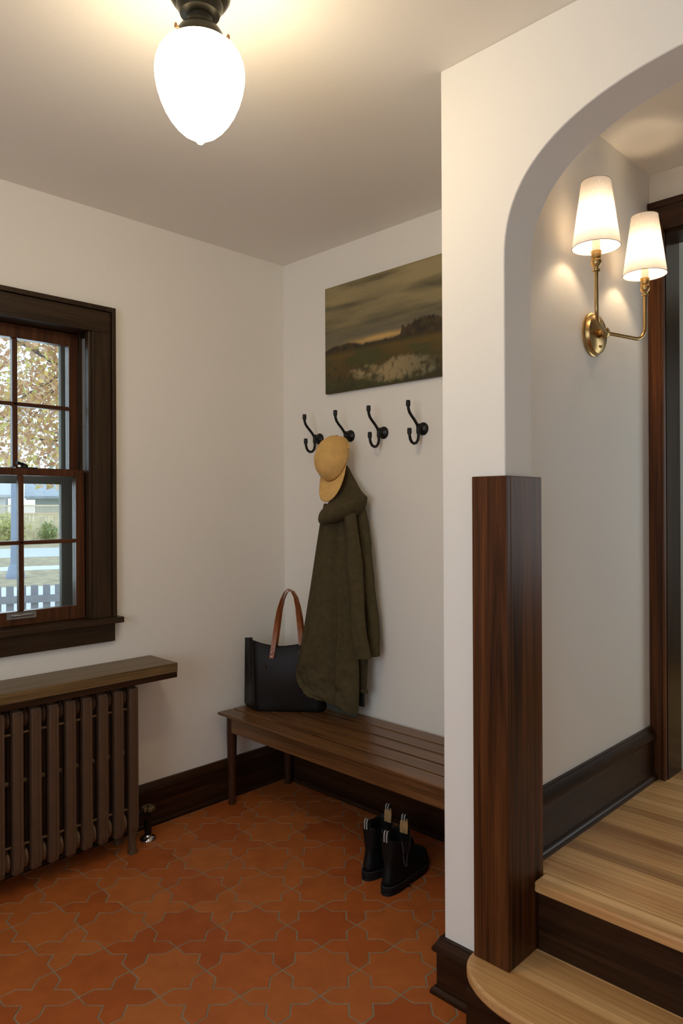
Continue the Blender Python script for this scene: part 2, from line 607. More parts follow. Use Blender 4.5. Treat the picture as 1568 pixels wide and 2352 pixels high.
# pier baseboard wraps the corner
t = thing('baseboard_pier', (1.55, Y1, 0), 'short dark wood baseboard wrapping the foot of the arch wall corner', 'baseboard', None, 'structure')
for nm, prof in zip(('board', 'cap_moulding', 'shoe_moulding'), board_profile(0, 0, 0.112, 0.152)):
    rings = []
    for corner in ('side_end', 'corner', 'front_end'):
        ring = []
        for d, z in prof:
            if corner == 'side_end':
                ring.append((X1 - d, -0.03, z))
            elif corner == 'corner':
                ring.append((X1 - d, Y1 - d, z))
            else:
                ring.append((1.622, Y1 - d, z))
        rings.append(ring)
    obj(nm, MB().loft(rings), M_WX, t, smooth=35)

# ---- window_1
win = thing('window_1', (0, -1.255, 0.8), 'dark wood double hung window with divided panes above the radiator', 'window', None, 'structure')
YC = -1.255
CO, CI = 0.350, 0.255      # half widths: casing outside, casing inside
ZH, ZHI, ZST = 2.113, 2.010, 0.886
obj('head_casing', MB().box(0, 0.020, YC - CO + 0.018, YC + CO - 0.018, ZHI, ZH - 0.02), M_CASY, win, bevel=0.0015)
for s in (1, -1):
    y0, y1 = sorted((YC + s * CI, YC + s * (CO - 0.018)))
    obj('side_casing', MB().box(0, 0.020, y0, y1, ZST, ZHI), M_CASZ, win, bevel=0.0015)
mb = MB()
mb.box(0, 0.030, YC + CO - 0.016, YC + CO, ZST, ZH).box(0, 0.030, YC - CO, YC - CO + 0.016, ZST, ZH)
mb.box(0, 0.0295, YC - CO, YC + CO, ZH - 0.018, ZH)
obj('back_band', mb, M_CASZ, win, bevel=0.002)
obj('stool', MB().box(-0.05, 0.050, YC - CO - 0.022, YC + CO + 0.020, ZST - 0.023, ZST), M_CASY, win, bevel=0.003)
obj('apron', MB().box(0, 0.020, YC - CO + 0.004, YC + CO - 0.004, 0.789, ZST - 0.023), M_CASY, win, bevel=0.002)
# jambs, stops, parting strips, liner
for s in (1, -1):
    def yb(a, c):
        return sorted((YC + s * a, YC + s * c))
    obj('jamb', MB().box(-0.20, 0.0, *yb(0.2585, 0.262), ZST, ZHI + 0.005), M_CASZ, win)
    obj('stop_bead', MB().box(-0.020, 0.012, *yb(0.243, 0.2585), ZST, ZHI), M_CASZ, win, bevel=0.003)
    obj('parting_strip', MB().box(-0.076, -0.064, *yb(0.244, 0.2585), ZST, ZHI), M_CASZ, win)
    obj('jamb_liner', MB().box(-0.064, -0.021, *yb(0.2535, 0.2585), 1.46, ZHI - 0.02), M_LINER, win)
    obj('liner_screw', MB().lathe([(0.0035, 0), (0.0035, 0.002), (0.001, 0.003)], (0, 0, 0), 'z', 10).__class__().tube([(-0.042, YC + s * 0.2535, 1.64), (-0.042, YC + s * 0.2505, 1.64)], 0.004, 8), M_METAL, win)
obj('head_jamb', MB().box(-0.20, 0.006, YC - CI, YC + CI, ZHI, ZHI + 0.010), M_CASY, win)
# sashes
def sash(name, xf, xb, z0, z1, botrail, toprail, glass_y, zmid):
    """one sash with four panes"""
    zg0, zg1 = z0 + botrail, z1 - toprail
    mb = MB()
    yo = 0.2425
    mb.box(xb, xf, YC + glass_y, YC + yo, z0, z1).box(xb, xf, YC - yo, YC - glass_y, z0, z1)
    mb.box(xb, xf - 0.0004, YC - glass_y, YC + glass_y, z0, zg0).box(xb, xf - 0.0004, YC - glass_y, YC + glass_y, zg1, z1)
    o = obj(name, mb, M_SASHZ, win, bevel=0.002)
    xm = (xf + xb) / 2
    mu = MB().box(xm - 0.012, xf - 0.003, YC - 0.0095, YC + 0.0095, zg0, zg1)
    obj('vertical_muntin', mu, M_SASHZ, o, bevel=0.004)
    mu = MB().box(xm - 0.012, xf - 0.003, YC - glass_y, YC + glass_y, zmid - 0.0075, zmid + 0.0075)
    obj('horizontal_muntin', mu, M_SASHY, o, bevel=0.004)
    for a, c in ((-glass_y, -0.007), (0.007, glass_y)):
        for e, g in ((zg0, zmid - 0.006), (zmid + 0.006, zg1)):
            obj('pane', MB().box(xm - 0.002, xm + 0.002, YC + a, YC + c, e, g), M_GLASS, o)
    return o


lower = sash('lower_sash', -0.024, -0.060, 0.888, 1.467, 0.052, 0.026, 0.207, 1.192)
upper = sash('upper_sash', -0.078, -0.114, 1.446, ZHI - 0.002, 0.026, 0.050, 0.206, 1.711)
# sash lift and lock
mb = MB().tube([(-0.022, -1.295, 0.925), (-0.006, -1.291, 0.927), (-0.004, -1.283, 0.928), (-0.004, -1.232, 0.928), (-0.006, -1.224, 0.927), (-0.022, -1.22, 0.925)], 0.0045, 8)
mb.box(-0.024, -0.021, -1.312, -1.205, 0.913, 0.937)
obj('sash_lift', mb, M_METAL, lower, smooth=True)
mb = MB().box(-0.062, -0.028, -1.275, -1.195, 1.467, 1.472)
mb.lathe([(0.014, 1.470), (0.013, 1.480), (0.008, 1.484)], (-0.046, -1.237, 0), 'z', 16)
mb.tube([(-0.046, -1.237, 1.482), (-0.040, -1.252, 1.485), (-0.036, -1.268, 1.488)], [0.006, 0.005, 0.008], 8)
obj('sash_lock', mb, M_BLACK, lower, smooth=True)
# storm window outside
mb = MB()
for s in (1, -1):
    y0, y1 = sorted((YC + s * 0.212, YC + s * 0.262))
    mb.box(-0.19, -0.165, y0, y1, ZST - 0.03, ZHI + 0.02)
mb.box(-0.19, -0.165, YC - 0.212, YC + 0.212, 1.415, 1.465).box(-0.19, -0.165, YC - 0.212, YC + 0.212, ZST - 0.03, 0.90).box(-0.19, -0.165, YC - 0.212, YC + 0.212, 1.978, ZHI + 0.02)
obj('storm_frame', mb, M_STORM, win, bevel=0.002)
obj('storm_pane', MB().box(-0.180, -0.177, YC - 0.212, YC + 0.212, 0.90, 1.415), M_GLASS, win)
obj('storm_pane', MB().box(-0.180, -0.177, YC - 0.212, YC + 0.212, 1.465, 1.978), M_GLASS, win)

# ---- passage floor, steps, post
land = struct('floor_landing', MB().box(XS, 3.0, -0.603, 2.5, 0, ZL - 0.014), plain('subfloor', (0.10, 0.06, 0.03), 0.8), 'light oak strip floor of the raised passage behind the arch', 'floor', origin=(XS, -0.6, ZL))
y = -0.578
row = 0
while y < 0.9:
    cuts = [XS, random.uniform(1.95, 2.35), random.uniform(2.45, 2.8), 3.0]
    if y < -0.5:
        cuts = [XS, 3.0]
    for a, c in zip(cuts[:-1], cuts[1:]):
        x0 = a if a > XS else (1.7085 if y > 0.42 else XS + 0.005)
        obj('floor_board', MB().box(x0 + 0.0003, c - 0.0003, y + 0.0004, y + 0.0566, ZL - 0.014, ZL), M_FLOOR, land, bevel=0.0006)
    y += 0.057
    row += 1
rest = MB()
while y < 2.5:
    rest.box(1.7085, 3.0, y + 0.0004, y + 0.0566, ZL - 0.014, ZL)
    y += 0.057
tag(obj('far_floor_boards', rest, M_FLOOR, land), kind='stuff')

steps = thing('entry_steps', (2.3, -0.74, 0), 'two light oak steps with dark risers rising through the archway', 'stairs', None, 'structure')
# lower tread with a rounded left end
poly = [(2.84, -0.605), (2.84, -0.868), (1.80, -0.868)]
for k in range(1, 13):
    a = math.pi / 2 * k / 12
    poly.append((1.745 - 0.150 * math.sin(a) ** 1.0 + 0.055 * (1 - math.sin(a)), -0.7405 - 0.1275 * math.cos(a) ** 1.0))
poly += [(1.595, -0.7335), (1.697, -0.7335), (1.697, -0.605)]
obj('tread', MB().prism(poly, 'z', 0.126, 0.156), M_TREAD, steps, smooth=40, bevel=0.007)
obj('riser', MB().box(1.640, 2.84, -0.835, -0.61, 0.0, 0.126), M_WX, steps, bevel=0.001)
obj('riser', MB().box(1.7115, 2.84, -0.607, -0.6035, 0.1562, 0.319), M_WX, steps)
obj('tread', MB().box(1.7185, 2.84, -0.642, -0.579, 0.320, ZL), M_TREAD, steps, bevel=0.006)

post = thing('newel_post', (1.66, -0.66, 0.156), 'tall square dark oak post boxing in the left end of the arch wall', 'post')
obj('front_board', MB().box(1.607, 1.7105, -0.7505, -0.7325, 0.1565, 1.3965), M_POST, post, bevel=0.0015)
obj('jamb_board', MB().box(1.6958, 1.7105, -0.7323, -0.5785, 0.1565, 1.3962), M_POST, post, bevel=0.0015)
obj('back_board', MB().box(XS + 0.0005, 1.6956, -0.6005, -0.5785, ZL + 0.001, 1.396), M_POST, post, bevel=0.001)

# ---- door casing at the end of the passage
dc = thing('door_1', (1.9, YE - 0.01, ZL), 'dark oak door casing at the far end of the passage behind the sconce', 'door', None, 'structure')
obj('side_casing', MB().box(XS + 0.001, 1.699, YE - 0.020, YE, ZL, 2.29), M_POST, dc, bevel=0.001)
obj('casing_bead', MB().box(1.7005, 1.7095, YE - 0.024, YE, ZL, 2.30), M_POST, dc, bevel=0.003)
obj('head_casing', MB().box(XS + 0.001, 2.70, YE - 0.020, YE, 2.30, 2.372), M_WX, dc, bevel=0.001)
obj('head_cap', MB().box(XS + 0.001, 2.72, YE - 0.026, YE, 2.370, 2.392), M_WX, dc, bevel=0.002)
obj('head_bead', MB().box(1.71, 2.60, YE - 0.022, YE, 2.288, 2.302), M_WX, dc, bevel=0.003)
obj('jamb', MB().box(1.7005, 1.7115, YE, 0.428, ZL, 2.29), wood('jamb_oak', DK, LT, 'z', 0.22), dc)
obj('head_jamb', MB().box(1.71, 2.6, YE, 0.428, 2.278, 2.291), M_WX, dc)
obj('side_casing', MB().box(2.60, 2.70, YE - 0.020, YE, ZL, 2.30), M_POST, dc, bevel=0.001)

# ------------------------------------------------------------------ radiator and its shelf
sh = thing('radiator_shelf', (0.10, -1.256, 0.646), 'dark oak shelf on the wall over the brown radiator', 'shelf')
obj('board', MB().box(0.0005, 0.208, -1.770, -0.742, 0.668, 0.704), M_SHELF, sh, bevel=0.0015)
obj('edge_strip', MB().box(0.0005, 0.2065, -1.768, -0.7435, 0.646, 0.668), M_WY, sh, bevel=0.001)

rad = thing('radiator', (0.12, -1.25, 0), 'brown cast iron column radiator under the oak shelf', 'radiator')


def rrect(cx, cy, hx, hy, r, n=4):
    pts = []
    for qx, qy, a0 in ((1, 1, 0), (-1, 1, 90), (-1, -1, 180), (1, -1, 270)):
        for k in range(n + 1):
            a = math.radians(a0 + 90 * k / n)
            pts.append((cx + qx * (hx - r) + r * math.cos(a), cy + qy * (hy - r) + r * math.sin(a)))
    return pts


ZB, ZT = 0.072, 0.6445


def section_mb(y, leg=False):
    mb = MB()
    xs_ = (0.176, 0.118, 0.062)
    for q, xc in enumerate(xs_):
        lv = [(ZB + 0.012, 0.7), (ZB + 0.030, 1.0), (ZT - 0.030, 1.0), (ZT - 0.012, 0.8)]
        if q == 1:
            lv = [(ZB, 0.75), (ZB + 0.03, 1), (ZT - 0.03, 1), (ZT, 0.75)]
        rings = []
        for z, k in lv:
            ring = rrect(xc, y, 0.020 * k, 0.0172, 0.0045 if q == 0 else 0.010 * k, 3)
            rings.append([(a, c, z) for a, c in ring])
        mb.loft(rings)
    # front flute: slim raised rib down the face
    mb.box(0.1950, 0.1975, y - 0.0145, y + 0.0035, ZB + 0.03, ZT - 0.02).box(0.1950, 0.1968, y + 0.0055, y + 0.0150, ZB + 0.03, ZT - 0.02)
    # top and bottom headers
    for zc in (ZB + 0.042, ZT - 0.042):
        rings = []
        for x, k in ((0.050, 0.6), (0.062, 1), (0.176, 1), (0.190, 0.7)):
            rings.append([(x, c, z) for c, z in rrect(y, zc, 0.015, 0.040 * k, 0.012, 3)])
        mb.loft(rings)
    if leg:
        for x in (0.174, 0.062):
            rings = []
            for z, k in ((0.0, 1.0), (0.010, 1.0), (0.014, 0.82), (0.05, 0.86), (ZB + 0.06, 1.1)):
                rings.append([(a, c, z) for a, c in rrect(x, y, 0.0155 * k, 0.0155 * k, 0.006, 2)])
            mb.loft(rings)
    return mb


pitch, ns = 0.0615, 12
ys = [-0.925 - pitch * k for k in range(ns)]
end = obj('section', section_mb(ys[0], True), M_RAD, rad, smooth=40)
mid = obj('section', section_mb(ys[1]), M_RAD, rad, smooth=40)
for k in range(2, ns):
    c = (end if k == ns - 1 else mid).copy()
    COL.objects.link(c)
    c.location.y += ys[k] - (ys[0] if k == ns - 1 else ys[1])
for zc in (ZB + 0.045, ZT - 0.045):
    for k in range(ns - 1):
        ym = (ys[k] + ys[k + 1]) / 2
        mb = MB().loft([[(0.140 + 0.033 * kk * math.cos(a_), ym + hh_, zc + 0.036 * kk * math.sin(a_)) for a_ in [2 * math.pi * q_ / 16 for q_ in range(16)]]
                        for hh_, kk in ((-0.0140, 0.80), (-0.010, 1.0), (-0.003, 1.0), (0, 0.9), (0.003, 1.0), (0.010, 1.0), (0.0140, 0.80))])
        obj('hub', mb, M_HUB if zc < 0.3 else M_RAD, rad, smooth=True)
for zr in (0.552, 0.170):
    obj('tie_rod', MB().tube([(0.166, ys[0], zr), (0.166, ys[-1], zr)], 0.0048, 8), M_HUB, rad, smooth=True)
mb = MB()
for k in range(ns - 1):
    ym = (ys[k] + ys[k + 1]) / 2
    mb.lathe([(0.002, -0.015), (0.008, -0.012), (0.010, 0), (0.008, 0.012), (0.002, 0.015)], (0.150, ym, 0.382), 'y', 10)
tag(obj('spacer_lugs', mb, M_HUB, rad, smooth=True), kind='stuff')
# supply valve at the near end
va = obj('valve', MB().tube([(0.118, -0.905, 0.118), (0.118, -0.865, 0.112), (0.118, -0.832, 0.100), (0.118, -0.825, 0.08), (0.118, -0.825, 0.004)], [0.017, 0.015, 0.017, 0.0155, 0.0135], 14)
         .lathe([(0.012, 0.095), (0.016, 0.10), (0.016, 0.115), (0.006, 0.12), (0.005, 0.135)], (0.118, -0.825, 0), 'z', 14), M_BRONZE, rad, smooth=True)
ring = []
for k in range(24):
    a = 2 * math.pi * k / 24
    ring.append((0.029 if k % 2 == 0 else 0.0255, a))
mb = MB().loft([[(0.118 + r * math.cos(a), -0.825 + r * math.sin(a), z) for r, a in [(q * kk, a) for q, a in ring]] for z, kk in ((0.116, 0.85), (0.119, 1.0), (0.129, 1.0), (0.132, 0.85))])
hw = obj('handwheel', mb, M_VALVE, va)
obj('floor_flange', MB().lathe([(0.032, 0.0), (0.0325, 0.006), (0.026, 0.013), (0.016, 0.016), (0.014, 0.022)], (0.118, -0.825, 0), 'z', 28), M_CHROME, rad, smooth=True)

# ------------------------------------------------------------------ bench
BX0, BX1, BY0, BY1, BZ = 0.040, 1.440, -0.432, -0.018, 0.409
be = thing('bench', (0.74, -0.225, 0), 'low walnut bench with slatted seat standing in the nook', 'bench')
n, gap = 5, 0.0085
w = (BY1 - BY0 - gap * (n - 1)) / n
for k in range(n):
    y0 = BY0 + k * (w + gap)
    mb = MB()
    if k in (0, n - 1):
        e = y0 if k == 0 else y0 + w
        inn = y0 + w if k == 0 else y0
        sgn = 1 if k == 0 else -1
        poly = [(e, BZ), (inn, BZ), (inn, BZ - 0.022), (e + sgn * 0.022, BZ - 0.022), (e, BZ - 0.010)]
        mb.prism(poly, 'x', BX0, BX1)
    else:
        mb.box(BX0, BX1, y0, y0 + w, BZ - 0.022, BZ)
    obj('slat', mb, M_BENCH, be, bevel=0.002)
for sx in (0.081, 1.399):
    for sy in (-0.385, -0.057):
        ring = [(0.0, 0.0155), (0.10, 0.0175), (0.30, 0.0225), (BZ - 0.022, 0.0228)]
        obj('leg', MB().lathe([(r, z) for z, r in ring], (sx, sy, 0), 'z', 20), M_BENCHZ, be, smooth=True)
for sy in (-0.392, -0.056):
    obj('long_apron', MB().box(0.10, 1.38, sy - 0.010, sy + 0.010, 0.322, BZ - 0.022), M_BENCH, be, bevel=0.002)
for sx in (0.081, 1.399):
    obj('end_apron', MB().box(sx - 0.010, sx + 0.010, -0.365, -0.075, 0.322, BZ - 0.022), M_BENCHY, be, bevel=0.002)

# ------------------------------------------------------------------ painting (unframed canvas with a made-up marsh at dusk)
PXL, PXR, PZ0, PZ1 = 0.314, 1.195, 1.834, 2.315
pa = thing('painting', ((PXL + PXR) / 2, 0, PZ0), 'unframed dusky marsh landscape painting above the hooks', 'painting')
NX, NZ = 190, 110
from mathutils import noise as mn


def lerp3(a, c, t):
    t = max(0, min(1, t))
    return tuple(p + (q - p) * t for p, q in zip(a, c))


def srgb(*c):
    return tuple((v / 255 / 12.92 if v <= 10 else ((v / 255 + 0.055) / 1.055) ** 2.4) for v in c)


def paint(u, v):
    """u 0..1 left to right, v 0..1 bottom to top"""
    n_ = lambda a, c, s=0: mn.fractal(Vector((u * a, v * c, s)), 0.9, 2.1, 5)
    w_ = u / 0.755
    hor = 0.385 + 0.006 * math.sin(u * 5)
    if v > hor:
        t = (v - hor) / (1 - hor)
        col = lerp3(srgb(126, 114, 80), srgb(150, 134, 92), t * 0.6 + w_ * 0.4)
        band = n_(1.6, 8, 3) * 1.2
        col = lerp3(col, srgb(86, 80, 58), max(0, min(0.9, 0.55 - abs(t - 0.42) * 1.6 + band)))
        col = lerp3(col, srgb(170, 152, 108), max(0, min(0.55, n_(1.4, 5, 9) * 1.6)) * min(1, max(0, t - 0.35) * 2.5))
        col = lerp3(col, srgb(92, 90, 76), max(0, 1 - abs(t - 0.16) / 0.20) * 0.6)
        g = math.exp(-((t - 0.075 - 0.03 * n_(3, 3, 2)) / 0.042) ** 2) * max(0, 1 - ((w_ - 0.52) / 0.36) ** 2)
        col = lerp3(col, srgb(214, 170, 98), g * 0.85)
        tl = 0.030 + 0.020 * n_(9, 0, 5)
        tl += 0.050 * max(0, 1 - ((w_ - 0.17) / 0.18) ** 2)
        crown = max(0, 1 - ((w_ - 0.87) / 0.17) ** 2) ** 0.55
        tl += (0.20 + 0.05 * n_(30, 0, 7) + 0.03 * n_(70, 0, 8)) * crown
        tl += 0.12 * max(0, 1 - abs(w_ - 0.685) / 0.016) + 0.10 * max(0, 1 - abs(w_ - 0.70) / 0.02)
        soft = max(0, min(1, (tl - t) / 0.022 + 0.35 + 0.5 * n_(40, 30, 6)))
        col = lerp3(col, lerp3(srgb(40, 31, 13), srgb(70, 56, 24), 0.5 + n_(24, 18, 4)), soft)
    else:
        t = v / hor
        col = lerp3(srgb(54, 47, 15), srgb(100, 78, 26), t)
        col = lerp3(col, srgb(62, 66, 24), max(0, min(0.75, 0.30 + n_(5, 9, 11) * 1.2)))
        col = lerp3(col, srgb(46, 36, 14), max(0, 1 - (1 - t) / 0.13) * 0.9)
        px, pz = (w_ - 0.66) / 0.36, (t - 0.30 - 0.05 * w_) / 0.26
        inside = 1 - (px * px + pz * pz) + n_(7, 9, 13) * 0.9 + n_(26, 20, 14) * 0.5
        if inside > 0:
            pond = lerp3(srgb(168, 146, 104), srgb(112, 110, 84), (w_ - 0.60) * 3.0)
            col = lerp3(col, pond, min(0.80, inside * 1.1))
        reeds = n_(34, 14, 17) * 1.8 - 0.25 + 0.5 * max(0, 0.32 - t)
        col = lerp3(col, srgb(48, 46, 17), max(0, min(0.85, reeds)) * (t < 0.62))
    g = 0.06 * n_(60, 60, 21)
    return tuple(max(0, c * (1 + g)) for c in col)


me = bpy.data.meshes.new('canvas_face')
vs, fs, cols = [], [], []
yf = -0.0205
for j in range(NZ + 1):
    for i in range(NX + 1):
        u, v = i / NX, j / NZ
        vs.append((PXL + u * (PXR - PXL) - pa.location.x, yf, v * (PZ1 - PZ0)))
        cols.append(paint(u, v))
for j in range(NZ):
    for i in range(NX):
        a = j * (NX + 1) + i
        fs.append((a, a + 1, a + NX + 2, a + NX + 1))
me.from_pydata(vs, [], fs)
ca = me.color_attributes.new('paint', 'FLOAT_COLOR', 'POINT')
for i, c in enumerate(cols):
    ca.data[i].color = (*c, 1)
me.materials.append(attr_mat('oil_paint', 'paint', 0.55))
link('canvas_face', me, pa)
obj('stretcher', MB().box(PXL, PXR, -0.020, -0.0005, PZ0, PZ1), plain('canvas_edge', (0.11, 0.085, 0.035), 0.8, 0, 40, 0.4), pa, bevel=0.001)

# ------------------------------------------------------------------ coat hooks
HOOKS = [(0.253, 'leftmost bare black double coat hook, nearest the wall corner'),
         (0.452, 'black double coat hook carrying the mustard cap and coat'),
         (0.649, 'bare black double coat hook just right of the hung cap'),
         (0.862, 'rightmost bare black double coat hook, nearest the white arch wall')]
HZ = 1.634
hk = thing('coat_hook', (HOOKS[0][0], 0, HZ), HOOKS[0][1], 'coat hook', 'black coat hooks in a row')
hx = HOOKS[0][0]
obj('rosette', MB().lathe([(0.0265, -0.0003), (0.0265, -0.004), (0.024, -0.008), (0.016, -0.012), (0.009, -0.016), (0.008, -0.034)], (hx, 0, HZ), 'y', 28), M_BLACK, hk, smooth=40)
path = [(-0.096, 1.722), (-0.0945, 1.708), (-0.088, 1.694), (-0.075, 1.681), (-0.058, 1.667), (-0.043, 1.652), (-0.035, 1.640), (-0.032, 1.625), (-0.032, 1.600), (-0.036, 1.585), (-0.047, 1.574), (-0.061, 1.571), (-0.075, 1.576), (-0.084, 1.588), (-0.088, 1.602), (-0.089, 1.616)]
obj('double_prong', MB().tube([(hx, a, c) for a, c in path], 0.0060, 10), M_BLACK, hk, smooth=True)
obj('clamp_plate', MB().tube([(hx, -0.032, 1.612), (hx, -0.032, 1.617), (hx, -0.032, 1.648), (hx, -0.033, 1.653)], [0.007, 0.0088, 0.0088, 0.007], 10), M_BLACK, hk, smooth=True)
for a, c in ((-0.096, 1.716), (-0.089, 1.606)):
    obj('tip', MB().lathe([(0.006, 0), (0.0085, 0.002), (0.0092, 0.012), (0.0085, 0.022), (0.0088, 0.023), (0.0075, 0.025)], (hx, a, c), 'z', 16), M_BLACK, hk, smooth=40)
for x, lab in HOOKS[1:]:
    c = copy_tree(hk)
    c.location.x = x
    c['label'] = lab

# ------------------------------------------------------------------ coat
coat = thing('raincoat', (0.50, -0.10, 0.41), 'long olive hooded raincoat hanging from the second hook over the bench', 'coat')


def interp(tab, t):
    """tab: list of points, t 0..1 over list"""
    f = t * (len(tab) - 1)
    i = min(int(f), len(tab) - 2)
    q = f - i
    return Vector(tab[i]).lerp(Vector(tab[i + 1]), q)


LEFT = [(0.432, -0.15, 1.330), (0.424, -0.16, 1.27), (0.408, -0.17, 1.156), (0.387, -0.19, 0.967), (0.363, -0.21, 0.778), (0.336, -0.22, 0.640), (0.327, -0.222, 0.594), (0.332, -0.222, 0.562), (0.350, -0.222, 0.536), (0.383, -0.215, 0.512)]
RIGHT = [(0.553, -0.12, 1.316), (0.560, -0.125, 1.27), (0.572, -0.125, 1.16), (0.586, -0.125, 0.977), (0.600, -0.125, 0.795), (0.603, -0.122, 0.68), (0.604, -0.12, 0.621), (0.604, -0.12, 0.560), (0.602, -0.12, 0.50), (0.598, -0.12, 0.447)]
NV, NU = 54, 30
rings = []
for iv in range(NV + 1):
    v = iv / NV
    L, R = interp(LEFT, v), interp(RIGHT, v)
    front, back = [], []
    for iu in range(NU + 1):
        u = iu / NU
        p = L.lerp(R, u)
        amp = 0.0015 + 0.0055 * min(1, v * 1.4)
        fold = amp * (0.9 * math.sin(u * 11.0 + 0.8 + v * 1.2) + 0.5 * math.sin(u * 23 + v * 3) + 0.35 * math.sin(u * 5 - v * 7))
        crease = -0.024 * math.exp(-((u - 0.66 + 0.06 * v) / 0.045) ** 2) * (0.5 + 0.5 * v) - 0.010 * math.exp(-((u - 0.44 + 0.08 * v) / 0.06) ** 2) * v
        wr = 0.017 * mn.fractal(Vector((u * 2.5 + v * 3, v * 5 - u * 3, 1.7)), 0.9, 2.0, 4)
        bulge = -0.030 * math.sin(math.pi * u) * (1 - 0.4 * v)
        edge = min(1, u / 0.06, (1 - u) / 0.06)
        y = p.y + (fold - crease + wr) * edge + bulge
        front.append(Vector((p.x, y, p.z)))
        th = 0.010 + 0.055 * max(0, min(1, (u - 0.35) / 0.3)) * math.sin(math.pi * min(1, u)) ** 0.5
        th = th if edge >= 1 else 0.008 + (th - 0.008) * edge
        back.append(Vector((p.x, min(y + th, -0.035), p.z + 0.004)))
    rings.append(front + back[::-1])
obj('body', MB().loft(rings), M_COAT, coat, smooth=80)


def sleeve(name, lefts, rights, y0, depth, seed):
    rings = []
    n_ = 26
    for i in range(n_ + 1):
        v = i / n_
        L, R = interp(lefts, v), interp(rights, v)
        c = (L + R) / 2
        hw = (R - L).length / 2
        ring = []
        for k in range(20):
            a = 2 * math.pi * k / 20
            wr = 0.0035 * mn.fractal(Vector((math.cos(a) * 1.5 + seed, math.sin(a) * 1.5, v * 7)), 0.9, 2, 3)
            ring.append((c.x + hw * math.cos(a), c.y + (depth + wr * 2) * math.sin(a) - 0.004 * math.sin(v * 9 + seed), c.z + (R.z - L.z) / 2 * math.cos(a)))
        rings.append(ring)
    inner = [(Vector(p) - Vector(c)) * 0.8 + Vector(c) for p in rings[-1] for c in [sum((Vector(q) for q in rings[-1]), Vector()) / 20]]
    rings.append(inner)
    rings.append([p + Vector((0, 0, 0.03)) for p in inner])
    return obj(name, MB().loft(rings), M_COAT, coat, smooth=60)


sleeve('sleeve', [(0.550, -0.135, 1.300), (0.562, -0.14, 1.224), (0.571, -0.145, 1.072), (0.588, -0.145, 0.912), (0.600, -0.145, 0.800), (0.611, -0.14, 0.690)],
       [(0.600, -0.135, 1.300), (0.625, -0.14, 1.190), (0.645, -0.145, 1.040), (0.660, -0.145, 0.900), (0.674, -0.145, 0.780), (0.694, -0.14, 0.694)], -0.14, 0.026, 1)
sleeve('sleeve', [(0.538, -0.07, 1.320), (0.560, -0.07, 1.20), (0.580, -0.07, 1.06), (0.592, -0.07, 0.92), (0.606, -0.07, 0.78), (0.618, -0.07, 0.686)],
       [(0.592, -0.07, 1.320), (0.624, -0.07, 1.20), (0.645, -0.07, 1.06), (0.660, -0.07, 0.92), (0.673, -0.07, 0.78), (0.676, -0.07, 0.692)], -0.07, 0.026, 4)
obj('pocket_tab', MB().box(0.618, 0.632, -0.095, -0.06, 1.125, 1.170), M_COAT, coat, bevel=0.003)
# far front panel with its dark lining
rings = []
for i in range(13):
    v = i / 12
    z = 0.80 - 0.275 * v
    ring = [(0.50 + (0.618 - 0.50) * k / 10, -0.088 + 0.006 * math.sin(k * 1.3 + v * 4), z + 0.008 * (k / 10)) for k in range(11)]
    ring += [(x, y + 0.012, z_) for x, y, z_ in ring[::-1]]
    rings.append(ring)
obj('rear_panel', MB().loft(rings), M_COAT, coat, smooth=60)
obj('hem_band', MB().box(0.52, 0.6205, -0.092, -0.074, 0.528, 0.546), M_COAT, coat, bevel=0.003)
obj('lining', MB().box(0.515, 0.594, -0.078, -0.068, 0.466, 0.560), M_LINING, coat, bevel=0.002)
rings = []
for i in range(7):
    v = i / 6
    ring = [(0.402 + 0.17 * k / 12, -0.105 + 0.004 * math.sin(k + v), 0.412 + (0.014 + 0.12 * v)) for k in range(13)]
    ring += [(x, y + 0.010, z_) for x, y, z_ in ring[::-1]]
    rings.append(ring)
obj('inner_lining', MB().loft(rings), plain('grey_lining', (0.060, 0.062, 0.048), 0.85, 0, 120, 0.2), coat, smooth=60)
# hood with rolled brim
ROWS = [(1.505, 0.462, 0.486, -0.072, -0.050, 0), (1.47, 0.458, 0.506, -0.080, -0.042, 0), (1.425, 0.450, 0.536, -0.088, -0.034, 0), (1.390, 0.432, 0.566, -0.100, -0.03, 0.02),
        (1.368, 0.428, 0.592, -0.122, -0.03, 0.06), (1.348, 0.426, 0.620, -0.165, -0.025, 0.16), (1.330, 0.416, 0.628, -0.208, -0.025, 0.24), (1.305, 0.414, 0.626, -0.222, -0.028, 0.28),
        (1.283, 0.418, 0.615, -0.220, -0.034, 0.28), (1.266, 0.430, 0.596, -0.206, -0.045, 0.26), (1.258, 0.450, 0.565, -0.166, -0.06, 0.22)]
rings = []
for z, xl, xr, yf_, yb_, tilt in ROWS:
    ring = []
    for k in range(28):
        a = 2 * math.pi * k / 28
        ca_, sa_ = math.cos(a), math.sin(a)
        x = (xl + xr) / 2 + (xr - xl) / 2 * (abs(ca_) ** 0.8) * (1 if ca_ > 0 else -1)
        y = (yf_ + yb_) / 2 + (yf_ - yb_) / 2 * sa_
        wr = 0.006 * mn.fractal(Vector((x * 22, y * 15, z * 16)), 0.9, 2, 3)
        ring.append((x, y - wr, z + (x - 0.52) * tilt - 0.012 * max(0, sa_) * (tilt > 0.1)))
    rings.append(ring)
obj('hood', MB().loft(rings), M_COAT, coat, smooth=60, sub=1)
obj('hanging_loop', MB().tube([(0.455, -0.075, 1.50), (0.452, -0.062, 1.53), (0.452, -0.056, 1.565), (0.454, -0.054, 1.53), (0.470, -0.065, 1.50)], 0.003, 6), M_LINING, coat, smooth=True)

